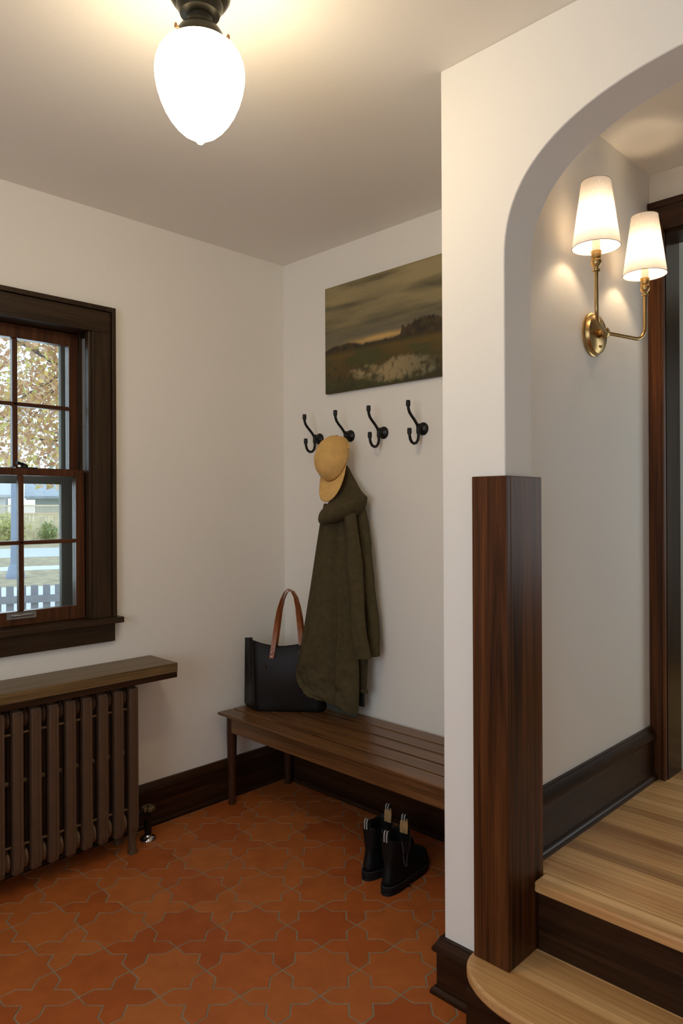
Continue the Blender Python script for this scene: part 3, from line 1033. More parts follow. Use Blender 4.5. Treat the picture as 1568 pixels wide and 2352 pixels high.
# ------------------------------------------------------------------ cap
cap = thing('baseball_cap', (0.463, -0.10, 1.35), 'mustard yellow baseball cap hanging bill down over the olive coat', 'cap')
cc_ = Vector((0.468, -0.113, 1.525))
Fv = Vector((-0.03, -0.30, -0.95)).normalized()
Uv = Vector((0.06, -0.945, 0.32))
Uv = (Uv - Fv * Uv.dot(Fv)).normalized()
Rv = Fv.cross(Uv).normalized() * -1
if Rv.x < 0:
    Rv = -Rv
CA, CB, CH = 0.072, 0.101, 0.100


def cap_pt(a, e, k=1.0):
    """a around, e elevation 0..pi/2"""
    ce, se = math.cos(e), math.sin(e)
    ce = ce ** 0.92
    fr = math.sin(a)
    h = CH * (se ** 0.9) * (1 + 0.04 * fr)
    return cc_ + (Rv * (CA * math.cos(a) * ce) + Fv * (CB * fr * ce)) * k + Uv * h * k


rings = []
for j in range(15):
    e = math.pi / 2 * j / 14.001
    ring = []
    for k in range(48):
        a = 2 * math.pi * k / 48
        seam = 0.9985 - 0.010 * math.exp(-((((a + math.pi / 6) % (math.pi / 3)) - math.pi / 6) / 0.045) ** 2)
        dent = 1 + 0.020 * mn.fractal(Vector((math.cos(a) * 2, math.sin(a) * 2, e * 2.2)), 0.9, 2, 2)
        ring.append(cap_pt(a, e, seam * dent))
    rings.append(ring)
mb = MB().loft(rings, True, (False, True))
obj('crown', mb, M_CAP, cap, smooth=70, solid=0.003)
obj('button', MB().lathe([(0.001, 0.006), (0.006, 0.005), (0.0075, 0.0), (0.006, -0.004)], (0, 0, 0), 'z', 12).__class__().tube([cap_pt(0, math.pi / 2) - Uv * 0.004, cap_pt(0, math.pi / 2) + Uv * 0.003, cap_pt(0, math.pi / 2) + Uv * 0.005], [0.008, 0.008, 0.004], 12), M_CAP, cap, smooth=True)
# bill
top, bot = [], []
NB, NL = 26, 10
grid = []
for j in range(NL + 1):
    q = j / NL
    rowp = []
    for k in range(NB + 1):
        s = -1 + 2 * k / NB
        a = math.pi / 2 + s * 1.38
        root = cc_ + Rv * (CA * 0.995 * -math.sin(s * 1.38)) + Fv * (CB * 0.995 * math.cos(s * 1.38)) + Uv * 0.001
        ln = 0.020 * (1 - s * s) ** 0.5 + 0.074 * (max(0, 1 - abs(s) ** 3.2)) ** 0.6
        droop = 0.006 * q * q + 0.016 * (s * s) * q
        rowp.append(root + (Fv * 0.99 + Uv * 0.03) * ln * q - Uv * droop * (ln / 0.088))
    grid.append(rowp)
mb = MB().loft(grid, closed=False)
obj('bill', mb, M_CAP, cap, smooth=70, solid=0.0045)
pts = [cc_ + Rv * (CA * 1.012 * -math.sin(s)) + Fv * (CB * 1.012 * math.cos(s)) + Uv * 0.003 for s in [-1.38 + 2.76 * k / 20 for k in range(21)]]
obj('brim_seam', MB().tube(pts, 0.0014, 6), plain('cap_seam', (0.22, 0.115, 0.034), 0.9), cap, smooth=True)
obj('back_strap', MB().tube([cc_ + Rv * (CA * math.cos(a)) + Fv * (CB * math.sin(a)) for a in [math.pi + 0.5 + (math.pi - 1.0) * k / 12 for k in range(13)]], 0.005, 6), M_CAP, cap, smooth=True)
# little embroidered badge on the crown front: pale blue dots over a yellow bar
bd = MB()
for da, de in ((0.0, 0.0), (0.07, 0.05), (-0.07, 0.06), (0.02, 0.11)):
    p = cap_pt(math.pi / 2 + 0.34 + da, 0.33 + de, 1.004)
    bd.tube([p - Uv * 0.001, p + (Uv * 0.5 + Fv * 0.5) * 0.002], 0.0034, 8)
obj('badge', bd, plain('badge_thread', (0.36, 0.42, 0.36), 0.8), cap)
p0, p1 = cap_pt(math.pi / 2 + 0.24, 0.26, 1.004), cap_pt(math.pi / 2 + 0.46, 0.28, 1.004)
obj('badge_bar', MB().tube([p0, p1], 0.002, 6), plain('badge_yellow', (0.55, 0.36, 0.06), 0.8), cap)

# ------------------------------------------------------------------ tote bag
bag = thing('tote_bag', (0.24, -0.20, BZ), 'black leather tote bag with tan straps standing on the bench', 'bag')
BA = Vector((0.132, -0.326, BZ))
Dv = Vector((0.776, 0.631, 0))
Nv = Vector((0.631, -0.776, 0))


def shrink(ring, k):
    c = sum(ring, Vector()) / len(ring)
    return [Vector((c.x + (p.x - c.x) * k, c.y + (p.y - c.y) * k, p.z)) for p in ring]


def rim(t):
    tab = [(0, 0.324), (0.06, 0.312), (0.18, 0.296), (0.30, 0.286), (0.42, 0.285), (0.56, 0.292), (0.68, 0.301), (0.85, 0.310), (1, 0.322)]
    for (a, za), (c, zc) in zip(tab[:-1], tab[1:]):
        if t <= c:
            return za + (zc - za) * (t - a) / (c - a)
    return tab[-1][1]


def bag_ring(h, inset=0.0):
    ln = 0.335 + 0.030 * h
    dp = 0.110 - 0.065 * h
    s0 = 0.006 - 0.012 * h
    ring = []
    NBG = 16
    rnd = 0.022
    def put(t, side):
        s = s0 + ln * t
        e = min(t, 1 - t) * ln
        r = rnd - rnd * math.sqrt(max(0, 1 - (1 - min(1, e / rnd)) ** 2))
        bul = 0.012 * math.sin(math.pi * t) * math.sin(math.pi * min(1, h * 1.1)) - 0.006 * math.sin(6.0 * t + 1) * h
        off = (0.0 - r * 0.9 + bul - inset) if side > 0 else (-dp * (1 - 0.45 * t) + r * 0.9 - bul * 0.5 + inset)
        z = BZ + 0.0005 + h * rim(t)
        if side < 0:
            s -= (0.018 + 0.032 * (1 - h)) * (1 - t) ** 3
        return BA + Dv * s + Nv * off + Vector((0, 0, z - BZ))
    for k in range(NBG + 1):
        ring.append(put(k / NBG, 1))
    # right gusset, folded in
    for q in (0.33, 0.67):
        p, r_ = put(1, 1), put(1, -1)
        ring.append(p.lerp(r_, q) - Dv * (0.022 * h))
    for k in range(NBG, -1, -1):
        ring.append(put(k / NBG, -1))
    for q in (0.33, 0.67):
        p, r_ = put(0, -1), put(0, 1)
        ring.append(p.lerp(r_, q) + Dv * (0.022 * h))
    return ring


def shrink(ring, k):
    c = sum(ring, Vector()) / len(ring)
    return [Vector((c.x + (p.x - c.x) * k, c.y + (p.y - c.y) * k, p.z)) for p in ring]


rings = [shrink(bag_ring(0.0), 0.93), shrink(bag_ring(0.012), 0.975), bag_ring(0.05)] + [bag_ring(h) for h in (0.10, 0.2, 0.35, 0.5, 0.65, 0.8, 0.92, 1.0)]
top_r = rings[-1]
inner = [p - Nv * 0.0 for p in bag_ring(1.0, 0.003)]
rings += [inner, [Vector((p.x, p.y, p.z - 0.20)) for p in shrink(bag_ring(0.9, 0.006), 0.86)]]
obj('body', MB().loft(rings), M_LEATHER, bag, smooth=50)
# corner seam down the left front edge
seam = []
for h in (0.03, 0.1, 0.25, 0.4, 0.55, 0.7, 0.85, 1.0):
    seam.append(bag_ring(h)[1] + Nv * 0.0015)
obj('corner_piping', MB().tube(seam, 0.0028, 8), M_LEATHER, bag, smooth=True)
obj('bottom_crease', MB().tube([BA + Dv * (0.03 + 0.28 * k / 8) + Nv * 0.004 + Vector((0, 0, 0.052 + 0.004 * math.sin(k))) for k in range(9)], 0.0022, 6), M_LEATHER, bag, smooth=True)
STRAP = [(0.104, 0.240), (0.106, 0.262), (0.109, 0.290), (0.116, 0.345), (0.123, 0.400), (0.131, 0.452), (0.143, 0.498), (0.157, 0.530), (0.172, 0.5425), (0.188, 0.5345), (0.203, 0.508), (0.214, 0.462), (0.222, 0.410), (0.229, 0.350), (0.234, 0.290), (0.236, 0.262), (0.238, 0.240)]


def strap(off, lean, ds, dz):
    pts, wide = [], []
    for k, (s, z) in enumerate(STRAP):
        q = k / (len(STRAP) - 1)
        up = math.sin(math.pi * q)
        pts.append(BA + Dv * (s + ds * up) + Nv * (off + lean * up) + Vector((0, 0, z + dz * up)))
        ang = math.radians(90) * max(0, min(1, (up - 0.55) / 0.4)) * (0.9)
        wide.append((Dv * math.cos(ang) - Nv * math.sin(ang)) * 0.0105)
    o = obj('strap', MB().ribbon(pts, wide, 0.0016), M_TAN, bag, smooth=50)
    return o


fs_ = strap(0.0145, -0.040, 0.0, 0.0)
bs_ = strap(-0.052, 0.028, 0.010, -0.004)
for s, z in ((0.1045, 0.247), (0.1055, 0.266), (0.2375, 0.247), (0.2365, 0.266)):
    p = BA + Dv * s + Nv * 0.0145 + Vector((0, 0, z))
    obj('rivet', MB().tube([p, p + Nv * 0.0025, p + Nv * 0.0035], [0.0036, 0.0036, 0.0018], 10), M_CHROME, fs_, smooth=True)
p = BA + Dv * 0.073 + Nv * 0.012 + Vector((0, 0, 0.200))
obj('maker_stud', MB().box(p.x - 0.003, p.x + 0.003, p.y - 0.003, p.y + 0.003, p.z - 0.006, p.z + 0.006), M_VALVE, bag, bevel=0.001)

# ------------------------------------------------------------------ boots
LEV = [(0.025, -0.004, 0.270, 1.00), (0.036, -0.006, 0.271, 1.04), (0.048, -0.004, 0.269, 1.04), (0.060, -0.001, 0.263, 1.01), (0.071, 0.002, 0.251, 0.95),
       (0.080, 0.004, 0.232, 0.88), (0.088, 0.006, 0.206, 0.84), (0.097, 0.007, 0.178, 0.83), (0.108, 0.008, 0.156, 0.85), (0.124, 0.008, 0.145, 0.89), (0.150, 0.006, 0.140, 0.94), (0.178, 0.004, 0.137, 0.97), (0.190, 0.003, 0.136, 0.98)]


def foot_w(y):
    tab = [(-0.01, 0.034), (0.04, 0.037), (0.09, 0.037), (0.14, 0.041), (0.19, 0.049), (0.24, 0.050), (0.29, 0.046)]
    for (a, wa), (c, wc) in zip(tab[:-1], tab[1:]):
        if y <= c:
            return wa + (wc - wa) * (y - a) / (c - a)
    return tab[-1][1]


def boot_ring(z, y0, y1, k, grow=0.0, zfun=None, n_=36):
    ring = []
    for i in range(n_):
        a = 2 * math.pi * i / n_
        ca_, sa_ = math.cos(a), math.sin(a)
        y = (y0 + y1) / 2 + ((y1 - y0) / 2 + grow) * (abs(ca_) ** 0.85) * (1 if ca_ > 0 else -1)
        ww = foot_w(max(-0.01, min(0.29, y))) if z < 0.12 else 0.041
        x = (ww * k + grow) * (abs(sa_) ** 0.72) * (1 if sa_ > 0 else -1)
        ring.append(Vector((x, y, z if zfun is None else zfun(y, z))))
    return ring


def make_boot(label):
    t = thing('ankle_boot', (0, 0, 0), label, 'boot', 'pair of black ankle boots')
    dip = lambda y, z: z - 0.016 * math.sin(math.pi * max(0, min(1, (y - 0.0) / 0.145)))
    rings = [boot_ring(*l) for l in LEV[:-2]] + [boot_ring(*LEV[-2], 0, lambda y, z: z - 0.010 * math.sin(math.pi * max(0, min(1, y / 0.145))))]
    rings.append(boot_ring(*LEV[-1], 0, dip))
    inner = boot_ring(*LEV[-1], -0.004, dip)
    rings += [inner, [Vector((p.x * 0.95, p.y * 0.95 + 0.005, p.z - 0.09)) for p in inner]]
    obj('upper', MB().loft(rings), M_BOOT, t, smooth=60, sub=1)
    o = (-0.007, 0.274)
    mb = MB().loft([boot_ring(0.010, *o, 1.0, 0.002), boot_ring(0.013, *o, 1.0, 0.0045), boot_ring(0.026, *o, 1.0, 0.0045), boot_ring(0.028, *o, 1.0, 0.001)])
    so = obj('sole', mb, M_SOLE, t, smooth=40)
    def clip(y0, y1):
        ring = [p for p in boot_ring(0, *o, 1.0, 0.004, None, 72)]
        return [Vector((p.x * 0.96, max(y0, min(y1, p.y)), 0)) for p in ring]
    for y0, y1, nm in ((-0.02, 0.085, 'heel_block'), (0.115, 0.30, 'forefoot_tread')):
        r0_ = clip(y0, y1)
        obj(nm, MB().loft([[Vector((p.x, p.y, z)) for p in r0_] for z in (0.0, 0.0105)]), M_SOLE, so, smooth=30)
    pts = [p for p in boot_ring(0.0285, -0.006, 0.272, 1.0, 0.003, None, 48)]
    obj('welt_stitching', MB().tube(pts + [pts[0]], 0.0009, 5), plain('welt', (0.045, 0.043, 0.04), 0.7), so)
    # elastic gores on both sides
    def side(y, z, sgn, out):
        for (l0, l1) in zip(LEV[:-1], LEV[1:]):
            if l0[0] <= z <= l1[0]:
                q = (z - l0[0]) / (l1[0] - l0[0])
                y0, y1, k = (l0[i] + (l1[i] - l0[i]) * q for i in (1, 2, 3))
                break
        ww = (foot_w(y) if z < 0.12 else 0.041) * k
        ca_ = min(1, abs((y - (y0 + y1) / 2) / ((y1 - y0) / 2))) ** (1 / 0.85)
        return Vector((sgn * (ww * max(0, 1 - ca_ ** 2) ** 0.36 + out), y, z))
    for sgn in (1, -1):
        rows, lft, rgt = [], [], []
        for j in range(12):
            z = 0.174 - 0.102 * j / 11
            q = (z - 0.072) / 0.102
            ya, yb_ = 0.078 - 0.036 * q, 0.088 + 0.022 * q
            rows.append([side(ya + (yb_ - ya) * i / 6, z, sgn, 0.0010) for i in range(7)])
            lft.append(rows[-1][0])
            rgt.append(rows[-1][-1])
        g = obj('elastic_gore', MB().loft(rows, closed=False), M_ELASTIC, t, smooth=60)
        obj('gore_stitching', MB().tube(rgt + lft[::-1], 0.0009, 5), M_STITCH, g)
    # pull tabs: suede front tab with a striped loop, striped loop at the heel
    def strip(c, w, h, th, mat, name, lean, parent):
        rows = []
        for j in range(7):
            q = j / 6
            zz = c[2] + h * q
            yy = c[1] + lean * q
            ww = w * (1 - 0.25 * max(0, q - 0.7) / 0.3)
            rows.append([Vector((c[0] - ww, yy - th, zz)), Vector((c[0] + ww, yy - th, zz)), Vector((c[0] + ww, yy + th, zz)), Vector((c[0] - ww, yy + th, zz))])
        return obj(name, MB().loft(rows), mat, parent, bevel=0.001)
    tb = strip((0, 0.128, 0.160), 0.0155, 0.052, 0.0022, M_TAB, 'front_tab', 0.004, t)
    for nm, y, z0, hh, par in (('front_loop', 0.131, 0.206, 0.018, t), ('heel_loop', 0.006, 0.178, 0.034, t)):
        lp = obj(nm, MB().ribbon([(0, y - 0.006, z0), (0, y - 0.0055, z0 + hh * 0.7), (0, y - 0.002, z0 + hh), (0, y + 0.003, z0 + hh), (0, y + 0.0065, z0 + hh * 0.7), (0, y + 0.007, z0)],
                                 [(0.010, 0, 0)] * 6, 0.0010), M_ELASTIC, par, smooth=40)
        for x in (-0.005, 0.005):
            obj('stripe', MB().ribbon([(x, y - 0.0078, z0), (x, y - 0.0073, z0 + hh * 0.7), (x, y - 0.0028, z0 + hh + 0.0015), (x, y + 0.0038, z0 + hh + 0.0015), (x, y + 0.0083, z0 + hh * 0.7), (x, y + 0.0088, z0)],
                                      [(0.0016, 0, 0)] * 6, 0.0005), M_STRIPE, lp)
    return t


bt = make_boot('black ankle boot in front, its rounded toe in view on the tiles')
bt2 = copy_tree(bt)
bt2['label'] = 'black ankle boot behind, mostly hidden by its mate, left of the pair'
bt.location, bt.rotation_euler = (1.063, -0.474, 0.0005), (0, 0, math.radians(11))
bt2.location, bt2.rotation_euler = (0.947, -0.447, 0.0005), (0, 0, math.radians(4))

# ------------------------------------------------------------------ ceiling light
LX, LY = 1.324, -1.388
cl = thing('ceiling_light', (LX, LY, H), 'lit white acorn shaped glass ceiling light with dark bronze fitter', 'lamp')
obj('canopy', MB().lathe([(0.078, 2.4995), (0.080, 2.494), (0.078, 2.488), (0.073, 2.484), (0.073, 2.478), (0.068, 2.468), (0.068, 2.462), (0.061, 2.450), (0.052, 2.442), (0.051, 2.436), (0.046, 2.428), (0.044, 2.421), (0.036, 2.417), (0.0285, 2.414), (0.0265, 2.406), (0.0255, 2.396), (0.0275, 2.392)], (LX, LY, 0), 'z', 48), M_BRONZE, cl, smooth=35)
obj('fitter', MB().lathe([(0.024, 2.397), (0.036, 2.393), (0.046, 2.386), (0.0515, 2.377), (0.053, 2.368), (0.053, 2.360), (0.0565, 2.357), (0.0565, 2.354), (0.050, 2.354)], (LX, LY, 0), 'z', 48), M_BRONZE, cl, smooth=35)
prof = [(0.046, 2.374), (0.047, 2.362), (0.056, 2.3565), (0.070, 2.3495), (0.083, 2.339), (0.092, 2.325), (0.0975, 2.309), (0.0995, 2.292), (0.0985, 2.274), (0.0945, 2.252), (0.0875, 2.229), (0.0775, 2.206), (0.066, 2.187), (0.053, 2.1705), (0.039, 2.1575), (0.025, 2.149), (0.0145, 2.1435), (0.0105, 2.1415), (0.0098, 2.1385), (0.0065, 2.1345), (0.001, 2.133)]
obj('glass_shade', MB().lathe(prof, (LX, LY, 0), 'z', 64), M_OPAL, cl, smooth=60)
for a in (35, 155, 275):
    ca_, sa_ = math.cos(math.radians(a)), math.sin(math.radians(a))
    p = Vector((LX, LY, 2.364))
    d = Vector((ca_, sa_, 0))
    mb = MB().tube([p + d * 0.050, p + d * 0.066], 0.0022, 8)
    q = p + d * 0.066
    s = Vector((-sa_, ca_, 0))
    mb.tube([q - Vector((0, 0, 0.006)), q - Vector((0, 0, 0.002)), q + Vector((0, 0, 0.002)), q + Vector((0, 0, 0.006))], [0.0022, 0.0036, 0.0036, 0.0022], 8)
    obj('thumb_screw', mb, plain('thumb_screw_brass', (0.25, 0.13, 0.06), 0.4, 0.8), cl, smooth=True)

# ------------------------------------------------------------------ sconce
SY, SZ = -0.160, 1.853
sn = thing('wall_sconce', (XS, SY, SZ), 'brass two armed wall sconce with lit white linen shades beyond the arch', 'lamp')
obj('backplate', MB().lathe([(0.068, XS + 0.0003), (0.068, XS + 0.006), (0.064, XS + 0.008), (0.0635, XS + 0.012), (0.060, XS + 0.020), (0.050, XS + 0.026), (0.020, XS + 0.029), (0.004, XS + 0.029)], (0, SY, SZ), 'x', 48), M_BRASS, sn, smooth=35)
obj('hub', MB().lathe([(0.012, XS + 0.028), (0.012, XS + 0.034), (0.0155, XS + 0.037), (0.0155, XS + 0.050), (0.012, XS + 0.053), (0.004, XS + 0.054)], (0, SY, SZ), 'x', 24), M_BRASS, sn, smooth=35)
for dz in (0.040, -0.040):
    obj('screw', MB().lathe([(0.004, XS + 0.026), (0.004, XS + 0.031), (0.002, XS + 0.0325)], (0, SY, SZ + dz), 'x', 12), M_BRASS, sn, smooth=True)
HUB = Vector((XS + 0.044, SY, SZ))
for (ax, ay) in ((1.750, -0.332), (1.750, 0.016)):
    e = Vector((ax, ay, SZ - 0.004))
    dirv = (e - HUB).normalized()
    R_ = 0.045
    pts = [HUB, HUB + dirv * ((e - HUB).length - R_)]
    for k in range(1, 9):
        a = math.pi / 2 * k / 8
        pts.append(e - dirv * R_ + dirv * (R_ * math.sin(a)) + Vector((0, 0, R_ * (1 - math.cos(a)))))
    pts.append(Vector((ax, ay, 1.995)))
    arm = obj('arm', MB().tube(pts, 0.0058, 12), M_BRASS, sn, smooth=True)
    prof = [(0.006, 1.990), (0.0105, 1.992), (0.011, 1.996), (0.007, 1.999), (0.0075, 2.002), (0.0135, 2.009), (0.0155, 2.017), (0.0145, 2.024), (0.0115, 2.027), (0.0135, 2.029), (0.0142, 2.046), (0.0150, 2.047), (0.0150, 2.049), (0.011, 2.0495)]
    cup = obj('socket_cup', MB().lathe(prof, (ax, ay, 0), 'z', 24), M_BRASS, sn, smooth=35)
    obj('candle_sleeve', MB().lathe([(0.0115, 2.048), (0.0115, 2.098), (0.006, 2.100)], (ax, ay, 0), 'z', 20), M_CANDLE, sn, smooth=35)
    obj('bulb', MB().lathe([(0.006, 2.100), (0.010, 2.108), (0.0155, 2.125), (0.016, 2.135), (0.011, 2.152), (0.005, 2.166), (0.001, 2.172)], (ax, ay, 0), 'z', 20), M_BULB, sn, smooth=True)
    r0_, r1_, z0_, z1_ = 0.0665, 0.0405, 2.060, 2.248
    mb = MB().lathe([(r0_, z0_), (r1_, z1_)], (ax, ay, 0), 'z', 56)
    mb.f = [f for f in mb.f if len(f) == 4]
    sh_ = obj('lamp_shade', mb, M_SHADE, sn, smooth=True)
    mb = MB().tube([(ax + r0_ * math.cos(a), ay + r0_ * math.sin(a), z0_) for a in [2 * math.pi * k / 48 for k in range(49)]], 0.0012, 6)
    obj('bottom_ring', mb, M_TRIM, sh_, smooth=True)
    mb = MB().tube([(ax + r1_ * math.cos(a), ay + r1_ * math.sin(a), z1_) for a in [2 * math.pi * k / 48 for k in range(49)]], 0.0009, 6)
    for a in (0.4, 0.4 + 2.09, 0.4 + 4.19):
        mb.tube([(ax + r1_ * math.cos(a), ay + r1_ * math.sin(a), z1_), (ax, ay, z1_ - 0.02)], 0.001, 6)
    mb.tube([(ax, ay, z1_ - 0.02), (ax, ay, 2.168)], 0.0012, 6)
    obj('top_ring', mb, M_TRIM, sh_, smooth=True)

# ------------------------------------------------------------------ outside the window
ZG = -0.46
M_LAWN = plain('autumn_lawn', (0.42, 0.36, 0.25), 0.95, 0, 3.0, 0.35)
struct('ground', MB().box(-90, -0.21, -40, 70, ZG - 0.3, ZG), M_LAWN, 'autumn lawn strewn with leaves outside the window', 'lawn')
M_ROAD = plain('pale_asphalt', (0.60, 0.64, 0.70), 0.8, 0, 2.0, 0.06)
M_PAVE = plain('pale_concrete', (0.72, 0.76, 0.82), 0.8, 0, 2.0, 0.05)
Du = Vector((-0.925, 0.38, 0))      # away from the house through the window
Su = Vector((0.38, 0.925, 0))


def strip_mb(d0, d1, z0, z1, s0=-14, s1=30):
    o = Vector((0, -1.255, 0))
    q = [o + Du * d + Su * s for d, s in ((d0, s0), (d1, s0), (d1, s1), (d0, s1))]
    return MB().prism([(p.x, p.y) for p in q], 'z', z0, z1)


struct('street', strip_mb(25.0, 31.0, ZG - 0.05, ZG + 0.01), M_ROAD, 'pale grey street beyond the lawn and lamp post', 'street')
struct('sidewalk', strip_mb(19.2, 20.6, ZG - 0.05, ZG + 0.012), M_PAVE, 'pale concrete sidewalk between lamp post and street', 'sidewalk')
struct('front_walk', strip_mb(8.0, 14.6, ZG - 0.05, ZG + 0.012), M_PAVE, 'pale concrete drive just behind the picket fence', 'sidewalk')

# picket fence close to the house
M_PICK = plain('backlit_picket_grey', (0.30, 0.31, 0.36), 0.8, 0, 8, 0.1)  # grey stands for the shaded side of pickets seen against the light
O_ = Vector((-3.38, 0.15, 0))
pf = thing('picket_fence', (O_.x, O_.y, ZG), 'low picket fence just outside, coloured in its backlit grey, at the foot of the window view', 'fence')


def obox(o, along, outw, a0, a1, h, z0, z1):
    q = [o + along * a0 - outw * h, o + along * a1 - outw * h, o + along * a1 + outw * h, o + along * a0 + outw * h]
    return MB().prism([(p.x, p.y) for p in q], 'z', z0, z1)


for k in range(-9, 10):
    a = k * 0.0935 + 0.01
    obj('picket', obox(O_, Su, Du, a - 0.029, a + 0.029, 0.009, ZG, 0.672), M_PICK, pf, bevel=0.004)
obj('rail', obox(O_ - Du * 0.022, Su, Du, -0.95, 0.95, 0.012, 0.528, 0.588), M_PICK, pf)
obj('rail', obox(O_ - Du * 0.022, Su, Du, -0.95, 0.95, 0.012, -0.20, -0.14), M_PICK, pf)

# lamp post
lp = thing('street_lamp', (-15.8, 4.76, ZG), 'blue grey street lamp post standing on the lawn beyond the window', 'street lamp')
M_LP = plain('lamp_post_paint', (0.30, 0.36, 0.50), 0.6)
obj('base', MB().lathe([(0.22, ZG), (0.22, ZG + 0.12), (0.19, ZG + 0.16), (0.16, ZG + 0.30), (0.12, ZG + 0.36)], (-15.8, 4.76, 0), 'z', 20), M_LP, lp, smooth=40)
obj('shaft', MB().lathe([(0.115, ZG + 0.34), (0.100, ZG + 1.2), (0.085, 3.1), (0.11, 3.15), (0.11, 3.2)], (-15.8, 4.76, 0), 'z', 20), M_LP, lp, smooth=40)
obj('lantern', MB().lathe([(0.10, 3.2), (0.20, 3.35), (0.24, 3.7), (0.12, 3.9), (0.03, 4.05)], (-15.8, 4.76, 0), 'z', 16), plain('lantern_glass', (0.7, 0.72, 0.75), 0.3), lp, smooth=40)

# tall board fence across the street
FO = Vector((0, -1.255, 0)) + Du * 36.0
bf = thing('board_fence', (FO.x, FO.y, ZG), 'tan wooden board fence with lattice top across the street', 'fence')
mbs = MB()
for k in range(-30, 75):
    a = k * 0.16
    q = obox(FO, Su, Du, a - 0.074, a + 0.074, 0.012, ZG, 0.98 + 0.0 * k)
    mbs.add(q.v, q.f)
tag(obj('boards', mbs, plain('tan_fence_boards', (0.86, 0.71, 0.48), 0.85, 0, 3.0, 0.2), bf), kind='stuff')
mbs = MB()
for k in range(-77, 194):
    a = k * 0.062
    q = obox(FO, Su, Du, a - 0.016, a + 0.016, 0.010, 1.02, 1.36)
    mbs.add(q.v, q.f)
tag(obj('lattice', mbs, plain('lattice_boards', (0.78, 0.66, 0.50), 0.85), bf), kind='stuff')
obj('top_rail', obox(FO, Su, Du, -4.8, 12, 0.05, 1.36, 1.44), plain('fence_rail', (0.85, 0.70, 0.50), 0.85), bf)
obj('middle_rail', obox(FO, Su, Du, -4.8, 12, 0.03, 0.96, 1.04), plain('fence_rail_mid', (0.82, 0.62, 0.42), 0.85), bf)

# house beyond the fence
HO = Vector((0, -1.255, 0)) + Du * 45.0 + Su * 3.0
ho = thing('house', (HO.x, HO.y, ZG), 'pale house with grey shingled roof behind the tan fence', 'house')
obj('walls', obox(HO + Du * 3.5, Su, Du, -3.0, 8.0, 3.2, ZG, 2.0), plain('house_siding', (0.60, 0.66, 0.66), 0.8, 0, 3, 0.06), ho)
q = []
for a in (-3.6, 8.6):
    o = HO + Su * a
    q.append([(o + Du * -0.4) + Vector((0, 0, 1.85)), (o + Du * 3.5) + Vector((0, 0, 3.2)), (o + Du * 7.4) + Vector((0, 0, 1.85)), (o + Du * 7.4) + Vector((0, 0, 2.0)), (o + Du * 3.5) + Vector((0, 0, 3.4)), (o + Du * -0.4) + Vector((0, 0, 2.0))])
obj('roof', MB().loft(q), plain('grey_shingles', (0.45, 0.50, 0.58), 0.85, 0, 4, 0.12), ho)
wf = obj('window', obox(HO + Du * 0.27, Su, Du, 2.35, 3.25, 0.04, 0.80, 1.75), plain('house_trim', (0.75, 0.78, 0.82), 0.7), ho)
obj('pane', obox(HO + Du * 0.22, Su, Du, 2.43, 3.17, 0.02, 0.87, 1.68), plain('house_pane', (0.12, 0.14, 0.20), 0.2), wf)
HO2 = HO - Su * 8.2 - Du * 2.0
h2 = thing('garage', (HO2.x, HO2.y, ZG), 'low white garage behind the fence, left of the pale house', 'garage')
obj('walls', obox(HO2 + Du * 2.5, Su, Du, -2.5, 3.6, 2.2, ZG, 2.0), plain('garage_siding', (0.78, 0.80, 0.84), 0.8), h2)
q = []
for a in (-2.9, 4.0):
    o = HO2 + Su * a
    q.append([(o + Du * 0) + Vector((0, 0, 1.9)), (o + Du * 2.5) + Vector((0, 0, 3.0)), (o + Du * 5.0) + Vector((0, 0, 1.9)), (o + Du * 5.0) + Vector((0, 0, 2.05)), (o + Du * 2.5) + Vector((0, 0, 3.15)), (o + Du * 0) + Vector((0, 0, 2.05))])
obj('roof', MB().loft(q), plain('garage_roof', (0.62, 0.66, 0.72), 0.85), h2)


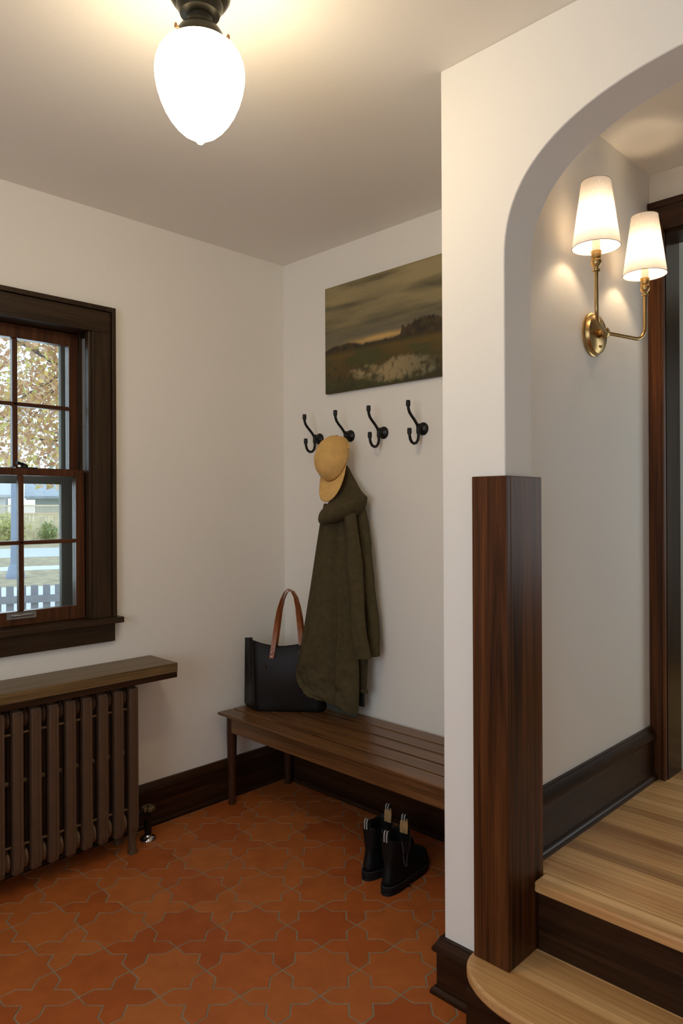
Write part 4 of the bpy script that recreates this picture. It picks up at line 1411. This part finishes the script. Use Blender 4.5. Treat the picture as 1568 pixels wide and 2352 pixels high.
# trees: trunk, branches, leaves
def tree(name, label, base, height, crown_c, crown_r, nleaf, leaf, palette, seed, mat_bark, thick=1.0, spread=1.0):
    rnd = random.Random(seed)
    t = thing(name, base, label, 'tree')
    bx, by, bz = base
    obj('trunk', MB().tube([(bx, by, bz), (bx + 0.04, by, bz + height * 0.3), (bx - 0.05, by + 0.05, bz + height * 0.65), (bx, by, bz + height)], [0.20 * thick, 0.16 * thick, 0.10 * thick, 0.03 * thick], 10), mat_bark, t, smooth=True)
    mb = MB()
    tips = []
    for k in range(26):
        z0 = bz + height * rnd.uniform(0.30, 0.9)
        tgt = Vector(crown_c) + Vector((rnd.gauss(0, 0.5) * crown_r[0], rnd.gauss(0, 0.5) * crown_r[1], rnd.gauss(0, 0.45) * crown_r[2]))
        st = Vector((bx, by, z0))
        mid_ = st.lerp(tgt, 0.5) + Vector((rnd.gauss(0, 0.15), rnd.gauss(0, 0.15), 0.12)) * spread
        mb.tube([st, mid_, tgt], [0.050 * thick, 0.030 * thick, 0.010 * thick], 5)
        tips += [mid_, tgt, mid_.lerp(tgt, 0.5), st.lerp(mid_, 0.7)]
        for j in range(3):
            e = mid_.lerp(tgt, rnd.random()) + Vector((rnd.gauss(0, 0.45), rnd.gauss(0, 0.45), rnd.gauss(0, 0.30))) * spread
            mb.tube([mid_.lerp(tgt, 0.2 * j), e], [0.016 * thick, 0.005 * thick], 4)
            tips.append(e)
    tag(obj('branches', mb, mat_bark, t, smooth=True), kind='stuff')
    vs, fs, cols = [], [], []
    for k in range(nleaf):
        if rnd.random() < 0.55:
            p = rnd.choice(tips) + Vector((rnd.gauss(0, 0.22), rnd.gauss(0, 0.22), rnd.gauss(0, 0.20))) * spread
        else:
            while True:
                q_ = Vector((rnd.uniform(-1, 1), rnd.uniform(-1, 1), rnd.uniform(-1, 1)))
                if q_.length < 1:
                    break
            p = Vector(crown_c) + Vector((q_.x * crown_r[0], q_.y * crown_r[1], q_.z * crown_r[2]))
        d = Vector((rnd.gauss(0, 1), rnd.gauss(0, 1), rnd.gauss(0, 1))).normalized()
        e = d.orthogonal().normalized()
        e = Matrix.Rotation(rnd.uniform(0, 6.28), 3, d) @ e
        f = d.cross(e)
        s = leaf * rnd.uniform(0.6, 1.25)
        n0 = len(vs)
        vs += [tuple(p - e * s - Vector(base)), tuple(p + f * s * 0.55 + d * s * 0.2 - Vector(base)), tuple(p + e * s - Vector(base)), tuple(p - f * s * 0.55 + d * s * 0.2 - Vector(base))]
        fs.append((n0, n0 + 1, n0 + 2, n0 + 3))
        c = rnd.choice(palette)
        g = rnd.uniform(0.75, 1.2)
        cols.append((c[0] * g, c[1] * g, c[2] * g, 1))
    me = bpy.data.meshes.new('leaves')
    me.from_pydata(vs, [], fs)
    ca = me.color_attributes.new('leafcol', 'FLOAT_COLOR', 'CORNER')
    for i, c in enumerate(cols):
        for j in range(4):
            ca.data[i * 4 + j].color = c
    me.materials.append(M_LEAF)
    tag(link('leaves', me, t), kind='stuff')
    return t


M_LEAF, nt, b = new_mat('leaves')
a = N(nt, 'ShaderNodeVertexColor', layer_name='leafcol')
nt.nodes.remove(b)
df, tl, mx = N(nt, 'ShaderNodeBsdfDiffuse'), N(nt, 'ShaderNodeBsdfTranslucent'), N(nt, 'ShaderNodeMixShader')
nt.links.new(a.outputs[0], df.inputs[0])
nt.links.new(a.outputs[0], tl.inputs[0])
mx.inputs[0].default_value = 0.45
nt.links.new(df.outputs[0], mx.inputs[1])
nt.links.new(tl.outputs[0], mx.inputs[2])
nt.links.new(mx.outputs[0], nt.nodes['Material Output'].inputs[0])
M_BARK = plain('grey_bark', (0.16, 0.15, 0.15), 0.9, 0, 12, 0.3)
AUT = [(0.66, 0.40, 0.24), (0.78, 0.53, 0.34), (0.84, 0.62, 0.24), (0.62, 0.38, 0.25), (0.86, 0.66, 0.42), (0.74, 0.68, 0.26), (0.76, 0.56, 0.42)]
tree('maple_tree', 'near maple with rusty autumn leaves filling the upper window panes', (-9.3, 4.7, ZG), 6.0, (-9.0, 3.0, 3.45), (2.1, 2.2, 1.85), 14000, 0.060, AUT, 3, M_BARK)
GRN = [(0.30, 0.46, 0.22), (0.42, 0.52, 0.24), (0.60, 0.58, 0.28)]
tree('fir_tree', 'dark green tree standing behind the tan fence', (-36.6, 16.8, ZG), 6.0, (-36.6, 16.8, 3.6), (1.6, 1.6, 2.6), 3000, 0.16, [(0.22, 0.40, 0.38), (0.28, 0.44, 0.40)], 5, M_BARK)
tree('yellow_shrub', 'yellow green shrub in front of the tan fence', (-33.0, 11.0, ZG), 1.0, (-33.0, 11.0, 0.35), (0.8, 0.8, 0.7), 1200, 0.09, [(0.72, 0.70, 0.36), (0.60, 0.62, 0.30)], 9, M_BARK, 0.2, 0.5)
tree('green_bush', 'small green bush growing against the tan fence', (-32.9, 12.9, ZG), 0.6, (-32.9, 12.9, 0.05), (0.45, 0.45, 0.5), 700, 0.07, GRN, 11, M_BARK, 0.15, 0.35)
